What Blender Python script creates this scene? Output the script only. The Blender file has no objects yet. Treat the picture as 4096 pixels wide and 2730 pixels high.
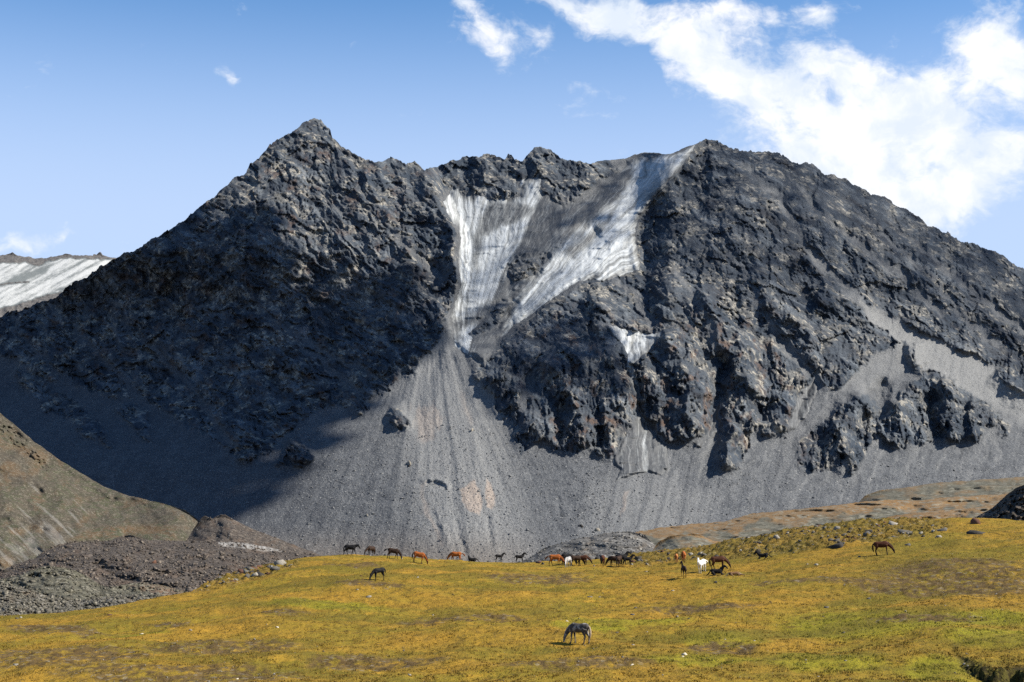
import bpy, math, random
import numpy as np
from mathutils import Vector, Matrix

# ---------------------------------------------------------------- camera, sky, sun, exposure
SC = bpy.context.scene
COL = SC.collection
F = 5689.0                      # focal length in photo pixels (4096 wide): a 50 mm lens on 36 mm
PITCH = math.radians(5.42)      # camera looks a little up
CZ = 12.0
cam = bpy.data.cameras.new('camera'); cam.lens = 50.0; cam.sensor_width = 36.0
cam.clip_start = 1.0; cam.clip_end = 60000.0
camo = bpy.data.objects.new('camera', cam); COL.objects.link(camo)
camo.location = (0, 0, CZ); camo.rotation_euler = (math.pi/2 + PITCH, 0, 0)
SC.camera = camo
SUN_EL, SUN_AZ = math.radians(42.0), math.radians(98.0)     # azimuth clockwise from straight ahead
SUN = np.array([math.cos(SUN_EL)*math.sin(SUN_AZ), math.cos(SUN_EL)*math.cos(SUN_AZ), math.sin(SUN_EL)])

W = bpy.data.worlds.new('World'); SC.world = W; W.use_nodes = True
sun = bpy.data.lights.new('sun', 'SUN'); sun.energy = 5.0; sun.angle = math.radians(0.53); sun.color = (1.0, 0.945, 0.85)
suno = bpy.data.objects.new('sun', sun); COL.objects.link(suno)
suno.rotation_euler = Vector(SUN).to_track_quat('Z', 'Y').to_euler()
SC.view_settings.view_transform = 'Standard'; SC.view_settings.look = 'None'
SC.view_settings.exposure = 0.95; SC.view_settings.gamma = 1.0; SC.view_settings.use_curve_mapping = False
SC.render.engine = 'CYCLES'
SC.cycles.max_bounces = 4; SC.cycles.diffuse_bounces = 2; SC.cycles.glossy_bounces = 1
SC.cycles.use_denoising = False
SC.render.filter_size = 1.0

def ray(X, Y):
    """photo pixel (4096x2730) -> (a, t): sideways and upward slope of the sight line per metre ahead"""
    cx = (np.asarray(X, float)-2048.0)/F; cy = (1365.0-np.asarray(Y, float))/F
    fy = math.cos(PITCH) - cy*math.sin(PITCH); fz = math.sin(PITCH) + cy*math.cos(PITCH)
    return cx/fy, fz/fy
def point(X, Y, d):
    a, t = ray(X, Y); return np.stack([a*d, d + 0*a, CZ + t*d], -1)
def pixel(P):
    x, y, z = P[..., 0], P[..., 1], P[..., 2]-CZ
    dep = y*math.cos(PITCH) + z*math.sin(PITCH); up = -y*math.sin(PITCH) + z*math.cos(PITCH)
    return 2048 + F*x/dep, 1365 - F*up/dep

# ---------------------------------------------------------------- node helpers
class NT:
    def __init__(s, tree): s.t = tree; tree.nodes.clear()
    def n(s, typ, **kw):
        nd = s.t.nodes.new(typ)
        for k, v in kw.items(): setattr(nd, k, v)
        return nd
    def put(s, sock, v):
        if isinstance(v, bpy.types.NodeSocket): s.t.links.new(v, sock)
        else:
            if sock.type == 'RGBA' and len(v) == 3: v = (*v, 1)
            sock.default_value = v
    def math(s, op, a, b=0.0, c=None, clamp=False):
        nd = s.n('ShaderNodeMath', operation=op, use_clamp=clamp)
        s.put(nd.inputs[0], a); s.put(nd.inputs[1], b)
        if c is not None: s.put(nd.inputs[2], c)
        return nd.outputs[0]
    def mix(s, f, a, b, mode='MIX'):
        nd = s.n('ShaderNodeMix', data_type='RGBA', blend_type=mode)
        s.put(nd.inputs[0], f); s.put(nd.inputs[6], a); s.put(nd.inputs[7], b)
        return nd.outputs[2]
    def noise(s, vec, scale, detail=3.0, rough=0.55, dist=0.0, out=0):
        nd = s.n('ShaderNodeTexNoise'); s.put(nd.inputs['Vector'], vec)
        nd.inputs['Scale'].default_value = scale; nd.inputs['Detail'].default_value = detail
        nd.inputs['Roughness'].default_value = rough; nd.inputs['Distortion'].default_value = dist
        return nd.outputs[out]
    def voro(s, vec, scale, out=0, feat='F1', rnd=1.0):
        nd = s.n('ShaderNodeTexVoronoi', feature=feat); s.put(nd.inputs['Vector'], vec)
        nd.inputs['Scale'].default_value = scale; nd.inputs['Randomness'].default_value = rnd
        return nd.outputs[out]
    def step(s, v, lo, hi, a=0.0, b=1.0):
        nd = s.n('ShaderNodeMapRange', interpolation_type='SMOOTHSTEP'); s.put(nd.inputs[0], v)
        nd.inputs[1].default_value = lo; nd.inputs[2].default_value = hi
        nd.inputs[3].default_value = a; nd.inputs[4].default_value = b
        return nd.outputs[0]
    def attr(s, name, out='Fac'):
        return s.n('ShaderNodeAttribute', attribute_name=name).outputs[out]
    def vmul(s, vec, m):
        nd = s.n('ShaderNodeVectorMath', operation='MULTIPLY'); s.put(nd.inputs[0], vec); nd.inputs[1].default_value = m
        return nd.outputs[0]
    def pos(s): return s.n('ShaderNodeNewGeometry').outputs['Position']
    def obj(s): return s.n('ShaderNodeTexCoord').outputs['Object']
    def bump(s, h, dist, strength=1.0, normal=None):
        nd = s.n('ShaderNodeBump'); s.put(nd.inputs['Height'], h)
        nd.inputs['Distance'].default_value = dist; nd.inputs['Strength'].default_value = strength
        if normal is not None: s.put(nd.inputs['Normal'], normal)
        return nd.outputs[0]
    def surface(s, col, rough=0.9, spec=0.25, normal=None):
        b = s.n('ShaderNodeBsdfPrincipled'); s.put(b.inputs['Base Color'], col); s.put(b.inputs['Roughness'], rough)
        s.put(b.inputs['Specular IOR Level'], spec)
        if normal is not None: s.put(b.inputs['Normal'], normal)
        o = s.n('ShaderNodeOutputMaterial'); s.t.links.new(b.outputs[0], o.inputs[0]); return b
def material(name):
    m = bpy.data.materials.new(name); m.use_nodes = True; return m, NT(m.node_tree)

# ---------------------------------------------------------------- the sky: Nishita with a cloud bank
def build_sky():
    T = NT(W.node_tree)
    sk = T.n('ShaderNodeTexSky', sky_type='NISHITA', sun_disc=False)
    sk.sun_elevation = SUN_EL; sk.sun_rotation = SUN_AZ
    sk.altitude = 3300.0; sk.air_density = 1.0; sk.dust_density = 1.4; sk.ozone_density = 1.0
    hs = T.n('ShaderNodeHueSaturation'); hs.inputs['Saturation'].default_value = 1.24
    hs.inputs['Hue'].default_value = 0.497
    T.put(hs.inputs['Color'], sk.outputs[0])
    d = T.n('ShaderNodeTexCoord').outputs['Generated']
    sep = T.n('ShaderNodeSeparateXYZ'); T.put(sep.inputs[0], d)
    x, y, z = sep.outputs
    skycol = T.mix(T.step(z, .36, .16, .0, .86), hs.outputs[0], (2.9, 3.6, 4.95))
    # a flat-ish cloud field far ahead: coordinates on a vertical sheet ahead of the viewer, and plain direction elsewhere
    yy = T.math('MAXIMUM', y, 0.2)
    u = T.math('DIVIDE', x, yy); v = T.math('DIVIDE', z, yy)
    cmb = T.n('ShaderNodeCombineXYZ'); T.put(cmb.inputs[0], u); T.put(cmb.inputs[1], v)
    uv = cmb.outputs[0]
    warp = T.noise(uv, 7.0, 5.0, 0.6, out=1)
    wv = T.n('ShaderNodeVectorMath', operation='MULTIPLY_ADD'); T.put(wv.inputs[0], warp)
    wv.inputs[1].default_value = (0.055, 0.055, 0); T.put(wv.inputs[2], uv)
    sub = T.n('ShaderNodeVectorMath', operation='SUBTRACT'); T.put(sub.inputs[0], wv.outputs[0]); sub.inputs[1].default_value = (0.0275, 0.0275, 0)
    wuv = sub.outputs[0]
    ws = T.n('ShaderNodeSeparateXYZ'); T.put(ws.inputs[0], wuv); wu, wvv = ws.outputs[0], ws.outputs[1]
    BL = [(2480,40,210,95,20,1.0),(2700,170,230,100,32,1.05),(2930,300,200,100,32,1.05),(3110,440,220,150,35,1.1),
          (3350,540,260,170,20,1.15),(3620,620,250,210,30,1.2),(3780,760,190,150,30,1.1),(3300,215,210,75,14,1.05),
          (3540,310,220,100,25,1.1),(3730,430,150,130,40,1.05),(3880,690,150,60,35,.8),(2240,10,150,50,10,.8),
          (1995,150,120,62,-8,.95),(2150,165,60,40,-30,.7),(1985,240,50,50,0,.55),(910,285,80,28,35,.62),(925,325,26,45,0,.4),
          (2130,480,80,48,30,.56),(2290,350,75,35,25,.45),(2420,380,60,26,20,.42),(2690,350,40,80,-22,.6),
          (3900,180,190,100,28,1.05),(4040,250,150,90,30,1.0),(3940,330,150,60,10,.7),(3545,118,42,58,0,.68),
          (3290,20,80,55,0,.85),(2940,20,170,60,10,.85),(4060,620,80,95,0,1.0),(4090,450,60,40,0,.75),(3690,690,300,190,25,.6),
          (50,1010,190,62,4,1.1),(230,985,50,26,-30,.6),(250,920,40,26,30,.4),(1840,10,80,55,0,.65),(2600,588,110,30,4,.6),
          (3050,720,260,110,25,.55),(2530,370,90,60,0,.35),(4000,40,140,35,10,.5),(2330,90,110,60,30,.6),(2620,30,150,40,10,.7),(2860,110,120,60,20,.7),(1900,70,70,50,20,.5),(3150,60,90,40,0,.5),(4080,330,60,70,0,.7),(2200,250,60,26,20,.35)]
    tot = None
    for (px, py, rx, ry, ang, amp) in BL:
        c = ray(px, py); cu, cv = float(c[0]), float(c[1])
        ca, sa = math.cos(math.radians(-ang)), math.sin(math.radians(-ang))
        du = T.math('SUBTRACT', wu, cu); dv = T.math('SUBTRACT', wvv, cv)
        A, B = F/rx, F/ry
        e = T.math('ADD', T.math('MULTIPLY', du, ca*A), T.math('MULTIPLY', dv, sa*A))
        g = T.math('ADD', T.math('MULTIPLY', du, -sa*B), T.math('MULTIPLY', dv, ca*B))
        q = T.math('ADD', T.math('MULTIPLY', e, e), T.math('MULTIPLY', g, g))
        w = T.math('MULTIPLY', T.math('EXPONENT', T.math('MULTIPLY', q, -0.75)), amp*.92)
        tot = w if tot is None else T.math('ADD', tot, w)
    tot = T.math('MINIMUM', tot, 1.45)
    strv = T.vmul(wuv, (1.0, 1.35, 1.0))
    n1 = T.noise(strv, 16.0, 8.0, 0.62)
    n2 = T.noise(strv, 55.0, 5.0, 0.6)
    dens = T.math('ADD', tot, T.math('MULTIPLY', T.math('SUBTRACT', n1, 0.5), 3.1))
    dens = T.math('ADD', dens, T.math('MULTIPLY', T.math('SUBTRACT', n2, 0.5), 1.0))
    n4 = T.noise(strv, 150.0, 4.0, 0.6)
    dens = T.math('ADD', dens, T.math('MULTIPLY', T.math('SUBTRACT', n4, 0.5), 0.42))
    ahead = T.step(dens, 0.40, 1.40)
    # the same broken cumulus carried on over the rest of the sky
    zz = T.math('MAXIMUM', z, 0.06)
    c2 = T.n('ShaderNodeCombineXYZ'); T.put(c2.inputs[0], T.math('DIVIDE', x, zz)); T.put(c2.inputs[1], T.math('DIVIDE', y, zz))
    n3 = T.noise(c2.outputs[0], 0.55, 8.0, 0.6)
    around = T.math('MULTIPLY', T.step(n3, 0.57, 0.74), T.step(z, 0.03, 0.15))
    fr = T.math('MULTIPLY', T.step(y, 0.75, 0.88), T.step(v, 0.42, 0.36))
    cl = T.n('ShaderNodeMix', data_type='FLOAT'); T.put(cl.inputs[0], fr); T.put(cl.inputs[2], around); T.put(cl.inputs[3], ahead)
    cov = T.math('MULTIPLY', cl.outputs[0], 0.98)
    soft = T.noise(wuv, 22.0, 5.0, 0.6)
    ccol = T.mix(T.step(soft, 0.36, 0.62), (4.05, 4.45, 5.0), (5.3, 5.35, 5.5))
    fin = T.mix(cov, skycol, ccol)
    bg = T.n('ShaderNodeBackground'); T.put(bg.inputs[0], fin); bg.inputs[1].default_value = 0.105
    o = T.n('ShaderNodeOutputWorld'); T.t.links.new(bg.outputs[0], o.inputs[0])
build_sky()

# ---------------------------------------------------------------- numeric noise
def _h(ix, iy, seed):
    h = ix.astype(np.uint32)*np.uint32(374761393) + iy.astype(np.uint32)*np.uint32(668265263) + np.uint32((seed*1442695041) & 0xffffffff)
    h = (h ^ (h >> np.uint32(13)))*np.uint32(1274126177)
    h = (h ^ (h >> np.uint32(15)))*np.uint32(2246822519)
    return h ^ (h >> np.uint32(16))
def perlin(x, y, seed=0):
    x = x.astype(np.float32); y = y.astype(np.float32)
    x0 = np.floor(x); y0 = np.floor(y); fx = x-x0; fy = y-y0
    ix = x0.astype(np.int32); iy = y0.astype(np.int32)
    u = fx*fx*fx*(fx*(fx*6-15)+10); v = fy*fy*fy*(fy*(fy*6-15)+10)
    def g(dx, dy):
        an = _h(ix+dx, iy+dy, seed).astype(np.float32)*np.float32(2*np.pi/4294967296.0)
        return np.cos(an)*(fx-dx) + np.sin(an)*(fy-dy)
    a = g(0, 0); b = g(1, 0); c = g(0, 1); d = g(1, 1)
    return 1.5*((a+(b-a)*u) + ((c+(d-c)*u)-(a+(b-a)*u))*v)
def fbm(x, y, oct=4, seed=0, gain=0.5, lac=2.03):
    r = 0; a = 1.0; s = 0
    for i in range(oct):
        r = r + a*perlin(x, y, seed+i*17); s += a; a *= gain; x = x*lac+3.1; y = y*lac+1.7
    return r/s*1.3
def ridged(x, y, oct=4, seed=0, gain=0.5):
    r = 0; a = 1.0; s = 0
    for i in range(oct):
        r = r + a*(1-np.abs(perlin(x, y, seed+i*13))*1.6); s += a; a *= gain; x = x*2.07+5.3; y = y*2.07+2.9
    return r/s
def facets(x, y, seed=0, tilt=1.0, off=0.5):
    """angular broken rock: every Voronoi cell is its own tilted plane"""
    x0 = np.floor(x).astype(np.int32); y0 = np.floor(y).astype(np.int32)
    best = np.full(x.shape, 9e9, np.float32); out = np.zeros(x.shape, np.float32)
    k = np.float32(1/4294967296.0)
    for dx in (-1, 0, 1):
        for dy in (-1, 0, 1):
            cx = x0+dx; cy = y0+dy
            h = _h(cx, cy, seed); h2 = _h(cx, cy, seed+101)
            px = cx+(h & np.uint32(0xffff)).astype(np.float32)/65536; py = cy+(h >> np.uint32(16)).astype(np.float32)/65536
            ex = (x-px).astype(np.float32); ey = (y-py).astype(np.float32); dd = ex*ex+ey*ey
            gx = (h2 & np.uint32(0xfff)).astype(np.float32)/2048-1; gy = ((h2 >> np.uint32(12)) & np.uint32(0xfff)).astype(np.float32)/2048-1
            o = (h2 >> np.uint32(24)).astype(np.float32)/128-1
            m = dd < best
            out = np.where(m, tilt*(gx*ex+gy*ey)+off*o, out); best = np.where(m, dd, best)
    return out
def sstep(v, lo, hi):
    t = np.clip((v-lo)/(hi-lo), 0, 1); return t*t*(3-2*t)
def seg_dist(X, Y, pts, closed=False):
    """distance to a polyline, and the position along it (0..1)"""
    best = np.full(X.shape, 1e9, np.float32); par = np.zeros(X.shape, np.float32)
    n = len(pts); m = n if closed else n-1
    for i in range(m):
        x0, y0 = pts[i][:2]; x1, y1 = pts[(i+1) % n][:2]
        dx, dy = x1-x0, y1-y0; L = dx*dx+dy*dy+1e-9
        t = np.clip(((X-x0)*dx+(Y-y0)*dy)/L, 0, 1)
        d = (X-x0-t*dx)**2+(Y-y0-t*dy)**2
        k = d < best; best = np.where(k, d, best); par = np.where(k, (i+t)/m, par)
    return np.sqrt(best), par
def poly_sdf(X, Y, pts):
    """signed distance in photo pixels, positive inside"""
    xs = [p[0] for p in pts]; ys = [p[1] for p in pts]; M = 60
    sdf = np.full(X.shape, -M, np.float32)
    box = (X > min(xs)-M) & (X < max(xs)+M) & (Y > min(ys)-M) & (Y < max(ys)+M)
    x = X[box]; y = Y[box]
    if not len(x): return sdf
    d, _ = seg_dist(x, y, pts, True)
    ins = np.zeros(x.shape, bool); n = len(pts)
    for i in range(n):
        x0, y0 = pts[i]; x1, y1 = pts[(i+1) % n]
        if y0 == y1: continue
        c = ((y0 > y) != (y1 > y)) & (x < (x1-x0)*(y-y0)/(y1-y0)+x0); ins ^= c
    sdf[box] = np.where(ins, d, -d); return sdf
def union_sdf(X, Y, polys):
    r = poly_sdf(X, Y, polys[0])
    for p in polys[1:]: r = np.maximum(r, poly_sdf(X, Y, p))
    return r
def blur(A, n, passes=2):
    """box blur on a grid, edge clamped"""
    for _ in range(passes):
        for ax in (0, 1):
            P = np.pad(A, [(n+1, n) if i == ax else (0, 0) for i in (0, 1)], mode='edge').cumsum(ax, dtype=np.float64)
            A = (np.take(P, range(2*n+1, P.shape[ax]), ax)-np.take(P, range(0, P.shape[ax]-2*n-1), ax))/(2*n+1)
    return A.astype(np.float32)
def curve(pts, X):
    xs = np.array([p[0] for p in pts], float); ys = np.array([p[1] for p in pts], float)
    return np.interp(X, xs, ys)

# ---------------------------------------------------------------- mesh helpers
def mesh_obj(name, verts, faces, mat, parent=None, smooth=False, attrs=None):
    me = bpy.data.meshes.new(name)
    v = np.asarray(verts, np.float32).reshape(-1, 3); f = np.asarray(faces, np.int32)
    me.vertices.add(len(v)); me.vertices.foreach_set('co', v.ravel())
    k = f.shape[1]
    me.loops.add(f.size); me.loops.foreach_set('vertex_index', f.ravel())
    me.polygons.add(len(f)); me.polygons.foreach_set('loop_start', np.arange(0, f.size, k, dtype=np.int32))
    me.update(calc_edges=True)
    if smooth: me.polygons.foreach_set('use_smooth', np.ones(len(f), bool))
    for an, av in (attrs or {}).items():
        at = me.attributes.new(an, 'FLOAT', 'POINT'); at.data.foreach_set('value', np.asarray(av, np.float32).ravel())
    me.materials.append(mat)
    o = bpy.data.objects.new(name, me); COL.objects.link(o)
    if parent: o.parent = parent
    return o
def grid_faces(nr, nc, keep=None):
    i = np.arange(nr*nc, dtype=np.int32).reshape(nr, nc)
    f = np.stack([i[:-1, :-1], i[:-1, 1:], i[1:, 1:], i[1:, :-1]], -1)
    return f.reshape(-1, 4) if keep is None else f[keep]
def tag(o, label=None, cat=None, group=None, kind=None):
    for k, v in (('label', label), ('category', cat), ('group', group), ('kind', kind)):
        if v: o[k] = v
    return o
rng = np.random.default_rng(7)

# ================================================================ MOUNTAIN
SKY = [(-700,1500),(-300,1390),(0,1262),(120,1225),(215,1190),(300,1135),(380,1085),(450,1040),(500,1018),(540,1005),(600,962),(650,935),(700,905),(760,862),
       (830,805),(890,760),(935,712),(985,690),(1000,655),(1050,615),(1090,572),(1130,545),(1180,520),(1205,505),(1225,484),(1262,474),
       (1285,482),(1320,515),(1330,550),(1365,580),(1400,605),(1430,628),(1470,634),(1500,655),(1530,640),(1555,632),(1580,645),(1630,652),
       (1660,640),(1685,668),(1702,678),(1730,670),(1790,655),(1830,640),(1880,628),(1930,622),(1962,617),(1985,628),(2020,640),(2032,616),
       (2046,618),(2058,645),(2090,645),(2110,618),(2140,592),(2160,586),(2205,598),(2220,618),(2255,640),(2290,646),(2330,644),(2370,652),
       (2420,642),(2500,636),(2560,612),(2600,610),(2650,618),(2700,612),(2740,590),(2790,572),(2820,557),(2850,562),(2900,580),(2960,600),
       (3010,612),(3050,604),(3110,612),(3140,630),(3190,650),(3250,655),(3300,690),(3360,715),(3420,738),(3480,770),(3530,785),(3590,825),
       (3660,850),(3680,868),(3720,910),(3800,938),(3850,968),(3900,980),(3960,1000),(4010,1020),(4060,1060),(4096,1085),(4300,1200),(4700,1420)]
ROCK = [
 [(-700,1300),(0,1200),(450,980),(1000,560),(1260,380),(1710,600),(1760,760),(1800,870),(1832,930),(1820,1000),(1842,1130),(1805,1210),
  (1785,1300),(1752,1377),(1734,1407),(1681,1443),(1657,1490),(1597,1508),(1550,1570),(1472,1600),(1466,1657),(1336,1612),(1300,1640),(1240,1660),
  (1166,1720),(1112,1760),(1070,1815),(988,1853),(952,1835),(880,1776),(827,1740),(744,1716),(690,1660),(654,1640),(560,1600),(460,1590),(300,1540),(200,1520),(120,1500),(60,1420),(-700,1500)],
 [(60,1460),(180,1530),(250,1590),(275,1680),(180,1640),(80,1530)],[(255,1590),(330,1620),(415,1700),(430,1790),(330,1740),(260,1650)],
 [(465,1640),(520,1600),(590,1650),(600,1715),(540,1730)],[(550,1720),(590,1720),(600,1760),(555,1760)],
 [(1542,1660),(1580,1610),(1620,1650),(1642,1700),(1600,1722),(1560,1700)],
 [(1100,1855),(1150,1790),(1180,1745),(1215,1770),(1265,1830),(1240,1855),(1180,1870)],
 [(1700,680),(1830,600),(2200,520),(2420,610),(2470,690),(2420,720),(2300,790),(2210,830),(2140,740),(2080,712),(2075,770),(2020,800),(1960,805),(1920,780),(1840,778),(1800,750),(1760,790)],
 [(2060,1035),(2190,1028),(2130,1120),(2035,1135),(2020,1080)],[(1870,1340),(1940,1275),(1990,1215),(2060,1212),(1975,1320),(1885,1358)],
 [(1895,1490),(1925,1556),(1972,1580),(1978,1633),(2032,1681),(2050,1740),(2085,1812),(2157,1776),(2174,1752),(2216,1794),(2311,1812),(2347,1770),
  (2389,1818),(2442,1835),(2480,1780),(2520,1700),(2561,1657),(2633,1705),(2670,1780),(2759,1758),(2822,1745),(2854,1732),(2905,1745),(2873,1808),(2867,1872),(2911,1898),
  (2950,1872),(3013,1732),(3045,1707),(3038,1738),(3064,1745),(3140,1738),(3210,1610),(3215,1570),(3280,1480),(3299,1550),(3363,1567),(3420,1497),(3502,1414),(3541,1395),
  (3617,1370),(3640,1400),(3660,1500),(3690,1470),(3650,1400),(3493,1297),(3423,1189),(3557,1259),(3684,1335),(3799,1380),(3876,1418),(3978,1457),(4020,1530),(4096,1570),
  (4700,1800),(4700,1000),(4096,900),(3300,600),(2820,480),(2790,572),(2720,680),(2620,790),(2560,870),(2545,935),(2550,1060),(2465,1100),(2370,1110),(2225,1190),(2150,1245),(2050,1330),(1975,1420)],
 [(3191,1770),(3293,1694),(3363,1618),(3477,1573),(3522,1637),(3503,1758),(3445,1860),(3401,1898),(3388,1828),(3337,1872),(3236,1885),(3191,1860)],
 [(3477,1707),(3573,1631),(3604,1573),(3674,1503),(3725,1478),(3808,1522),(3954,1618),(4018,1688),(3954,1713),(3903,1770),(3808,1758),(3738,1758),(3642,1783),(3573,1783),(3528,1739)],
 [(3560,1750),(3610,1745),(3645,1780),(3620,1800),(3570,1790)],[(3975,1640),(4010,1700),(3990,1740),(4030,1745),(4040,1700)]]
ICE = [
 [(1772,806),(1810,755),(1833,752),(1842,781),(1938,784),(1950,800),(2014,797),(2052,793),(2081,781),(2078,720),(2123,710),(2166,714),(2161,755),(2171,774),(2206,793),
  (2250,825),(2330,800),(2380,775),(2440,730),(2480,690),(2505,660),(2500,640),(2520,634),(2600,622),(2700,612),(2750,592),(2788,575),(2720,680),(2620,790),(2560,870),(2542,915),(2545,970),(2557,1035),(2562,1078),
  (2510,1095),(2470,1110),(2416,1128),(2372,1115),(2300,1135),(2225,1189),(2180,1214),(2129,1259),(2060,1300),(1990,1370),(1940,1470),(1900,1440),(1850,1410),(1815,1385),(1790,1340),(1795,1270),(1812,1240),(1842,1138),(1830,1042),(1842,946),(1832,915),(1785,850)],
]
ISLAND = [[(2065,1040),(2185,1030),(2140,1100),(2050,1130),(2030,1080)],[(1875,1335),(1945,1270),(1990,1215),(2058,1213),(1975,1315),(1890,1352)]]
ICE2 = [[(2395,1290),(2436,1300),(2490,1315),(2549,1327),(2597,1336),(2656,1324),(2610,1395),(2567,1428),(2531,1461),(2548,1510),(2562,1570),(2574,1620),(2568,1640),(2552,1590),(2524,1515),(2505,1470),(2511,1419),(2490,1377),(2440,1330)],
        [(2561,1655),(2496,1752),(2445,1847),(2480,1880),(2455,1930),(2500,1915),(2540,1900),(2566,1895),(2590,1890),(2640,1905),(2675,1880),(2670,1800),(2656,1776),(2597,1710),(2575,1670)],
        [(3205,1560),(3265,1525),(3275,1560),(3230,1660),(3180,1720),(3145,1735),(3160,1680)],[(2880,1590),(2888,1590),(2880,1700),(2860,1755),(2835,1755),(2845,1690)],
        [(2770,1770),(2800,1752),(2815,1770),(2805,1800),(2780,1790)]]
CLEAN = [[(1772,806),(1810,752),(1835,752),(1842,781),(1950,786),(2020,797),(2081,781),(2078,712),(2166,712),(2161,780),(2116,895),(2053,1042),(1970,1201),(1848,1297),(1813,1265),(1842,1138),(1830,1030),(1842,915),(1780,850)],
         [(2499,637),(2700,612),(2792,572),(2575,832),(2540,915),(2560,1080),(2416,1125),(2372,1115),(2225,1189),(2100,1290),(2010,1340),(2060,1200),(2225,997),(2384,857),(2467,787),(2518,710)],
         [(1815,1390),(1845,1300),(1900,1300),(1880,1440)],
         [(2430,1290),(2660,1320),(2531,1461),(2545,1530),(2500,1480)],[(2566,1672),(2574,1672),(2582,1760),(2574,1830),(2578,1885),(2568,1885),(2564,1820),(2572,1760)]]
RIDGES = [  # x,y polyline in the photo, height toward the viewer (m), half width (px), sharpness
 ([(1262,480),(1330,640),(1420,800),(1560,930),(1700,1120),(1790,1290)], 14, 330, 1.1),
 ([(1262,480),(1180,640),(1080,800),(1010,930),(930,1120)], 26, 130, 1.0),
 ([(1440,650),(1500,800),(1600,930),(1640,1060)], 22, 90, 1.0),
 ([(1560,640),(1620,760),(1720,880),(1790,1000)], 22, 80, 1.0),
 ([(1685,680),(1745,800),(1812,930),(1822,1050),(1830,1150)], 45, 60, 1.0),
 ([(640,960),(700,1100),(820,1250),(980,1400)], 20, 120, 1.0), ([(460,1050),(520,1200),(640,1350),(780,1500)], 18, 110, 1.0),
 ([(900,1100),(1040,1280),(1140,1420),(1260,1560)], 20, 110, 1.0),([(980,1480),(1010,1600),(1000,1760)], 30, 80, 1.0),([(800,1480),(900,1640),(960,1800)], 26, 75, 1.0),
 ([(1170,1740),(1190,1800),(1205,1860)], 26, 55, 1.2),([(1580,1615),(1610,1680),(1615,1720)], 14, 45, 1.2),
 ([(2160,590),(2170,680),(2190,790)], 25, 70, 1.0),([(1960,620),(1940,720),(1960,800)], 20, 60, 1.0),([(2380,660),(2330,740),(2250,820)], 22, 60, 1.0),
 ([(2330,1180),(2400,1230),(2450,1290),(2500,1390),(2535,1490),(2545,1580),(2540,1720)], 62, 150, 1.15),
 ([(2150,1420),(2230,1480),(2290,1590),(2330,1700),(2345,1800)], 40, 80, 1.1),
 ([(1960,1480),(2050,1560),(2110,1660),(2160,1770)], 30, 70, 1.1),([(2230,1350),(2330,1450),(2420,1600),(2440,1800)], 26, 60, 1.1),
 ([(2660,1310),(2720,1430),(2760,1560),(2770,1760)], 58, 100, 1.15),
 ([(2790,1130),(2850,1250),(2900,1380),(2960,1440),(3000,1560),(2960,1640)], 42, 95, 1.1),
 ([(3010,1040),(3040,1180),(3190,1290),(3265,1400),(3270,1500)], 48, 95, 1.1),
 ([(3260,1180),(3330,1200),(3420,1200),(3480,1310)], 34, 75, 1.1),
 ([(3100,1560),(3130,1640),(3090,1730)], 30, 60, 1.2),([(3480,1570),(3400,1620),(3360,1720),(3370,1800),(3420,1890)], 44, 85, 1.1),
 ([(3590,1590),(3600,1680),(3610,1770)], 34, 60, 1.1),([(3780,1510),(3810,1600),(3800,1760)], 34, 60, 1.1),([(3880,1580),(3900,1690),(3905,1770)], 30, 55, 1.1),
 ([(2950,1690),(2920,1760),(2890,1890)], 40, 62, 1.2),([(3660,1370),(3690,1470)], 26, 45, 1.2),([(3990,1470),(4060,1540),(4140,1620)], 40, 90, 1.1),
 ([(2830,570),(2920,720),(3000,880),(3010,1010),(3030,1100)], 16, 150, 1.0),([(3240,660),(3280,850),(3250,1020)], 24, 110, 1.0),
 ([(3080,610),(3130,780),(3080,930)], 16, 90, 1.0),([(2620,1090),(2680,1160),(2740,1260)], 16, 80, 1.0),([(3500,790),(3480,950),(3540,1100)], 18, 100, 1.0),
 ([(3720,920),(3700,1050),(3780,1200)], 18, 100, 1.0),([(3900,990),(3900,1150),(3980,1300)], 18, 100, 1.0)]
GULLIES = [
 ([(2560,1300),(2515,1440),(2540,1540),(2575,1650),(2580,1760)], 42, 62, 1.0),([(2900,1390),(2885,1500),(2860,1620),(2820,1750)], 34, 55, 1.0),
 ([(3300,1330),(3250,1530),(3160,1720)], 22, 55, 1.0),([(2390,1700),(2400,1800)], 30, 35, 1.0),([(2270,1560),(2240,1680),(2260,1780)], 26, 40, 1.0),
 ([(3540,1500),(3500,1640),(3460,1720)], 26, 55, 1.0),([(3720,1560),(3720,1700),(3740,1760)], 34, 50, 1.0),([(3160,1060),(3200,1200),(3290,1330)], 22, 60, 1.0),
 ([(1760,1380),(1700,1600),(1700,1800)], 6, 60, 1.0),([(3060,1580),(3050,1700)], 26, 45, 1.0),([(2410,900),(2330,1000),(2100,1200),(1930,1420)], 26, 90, 1.0)]

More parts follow.
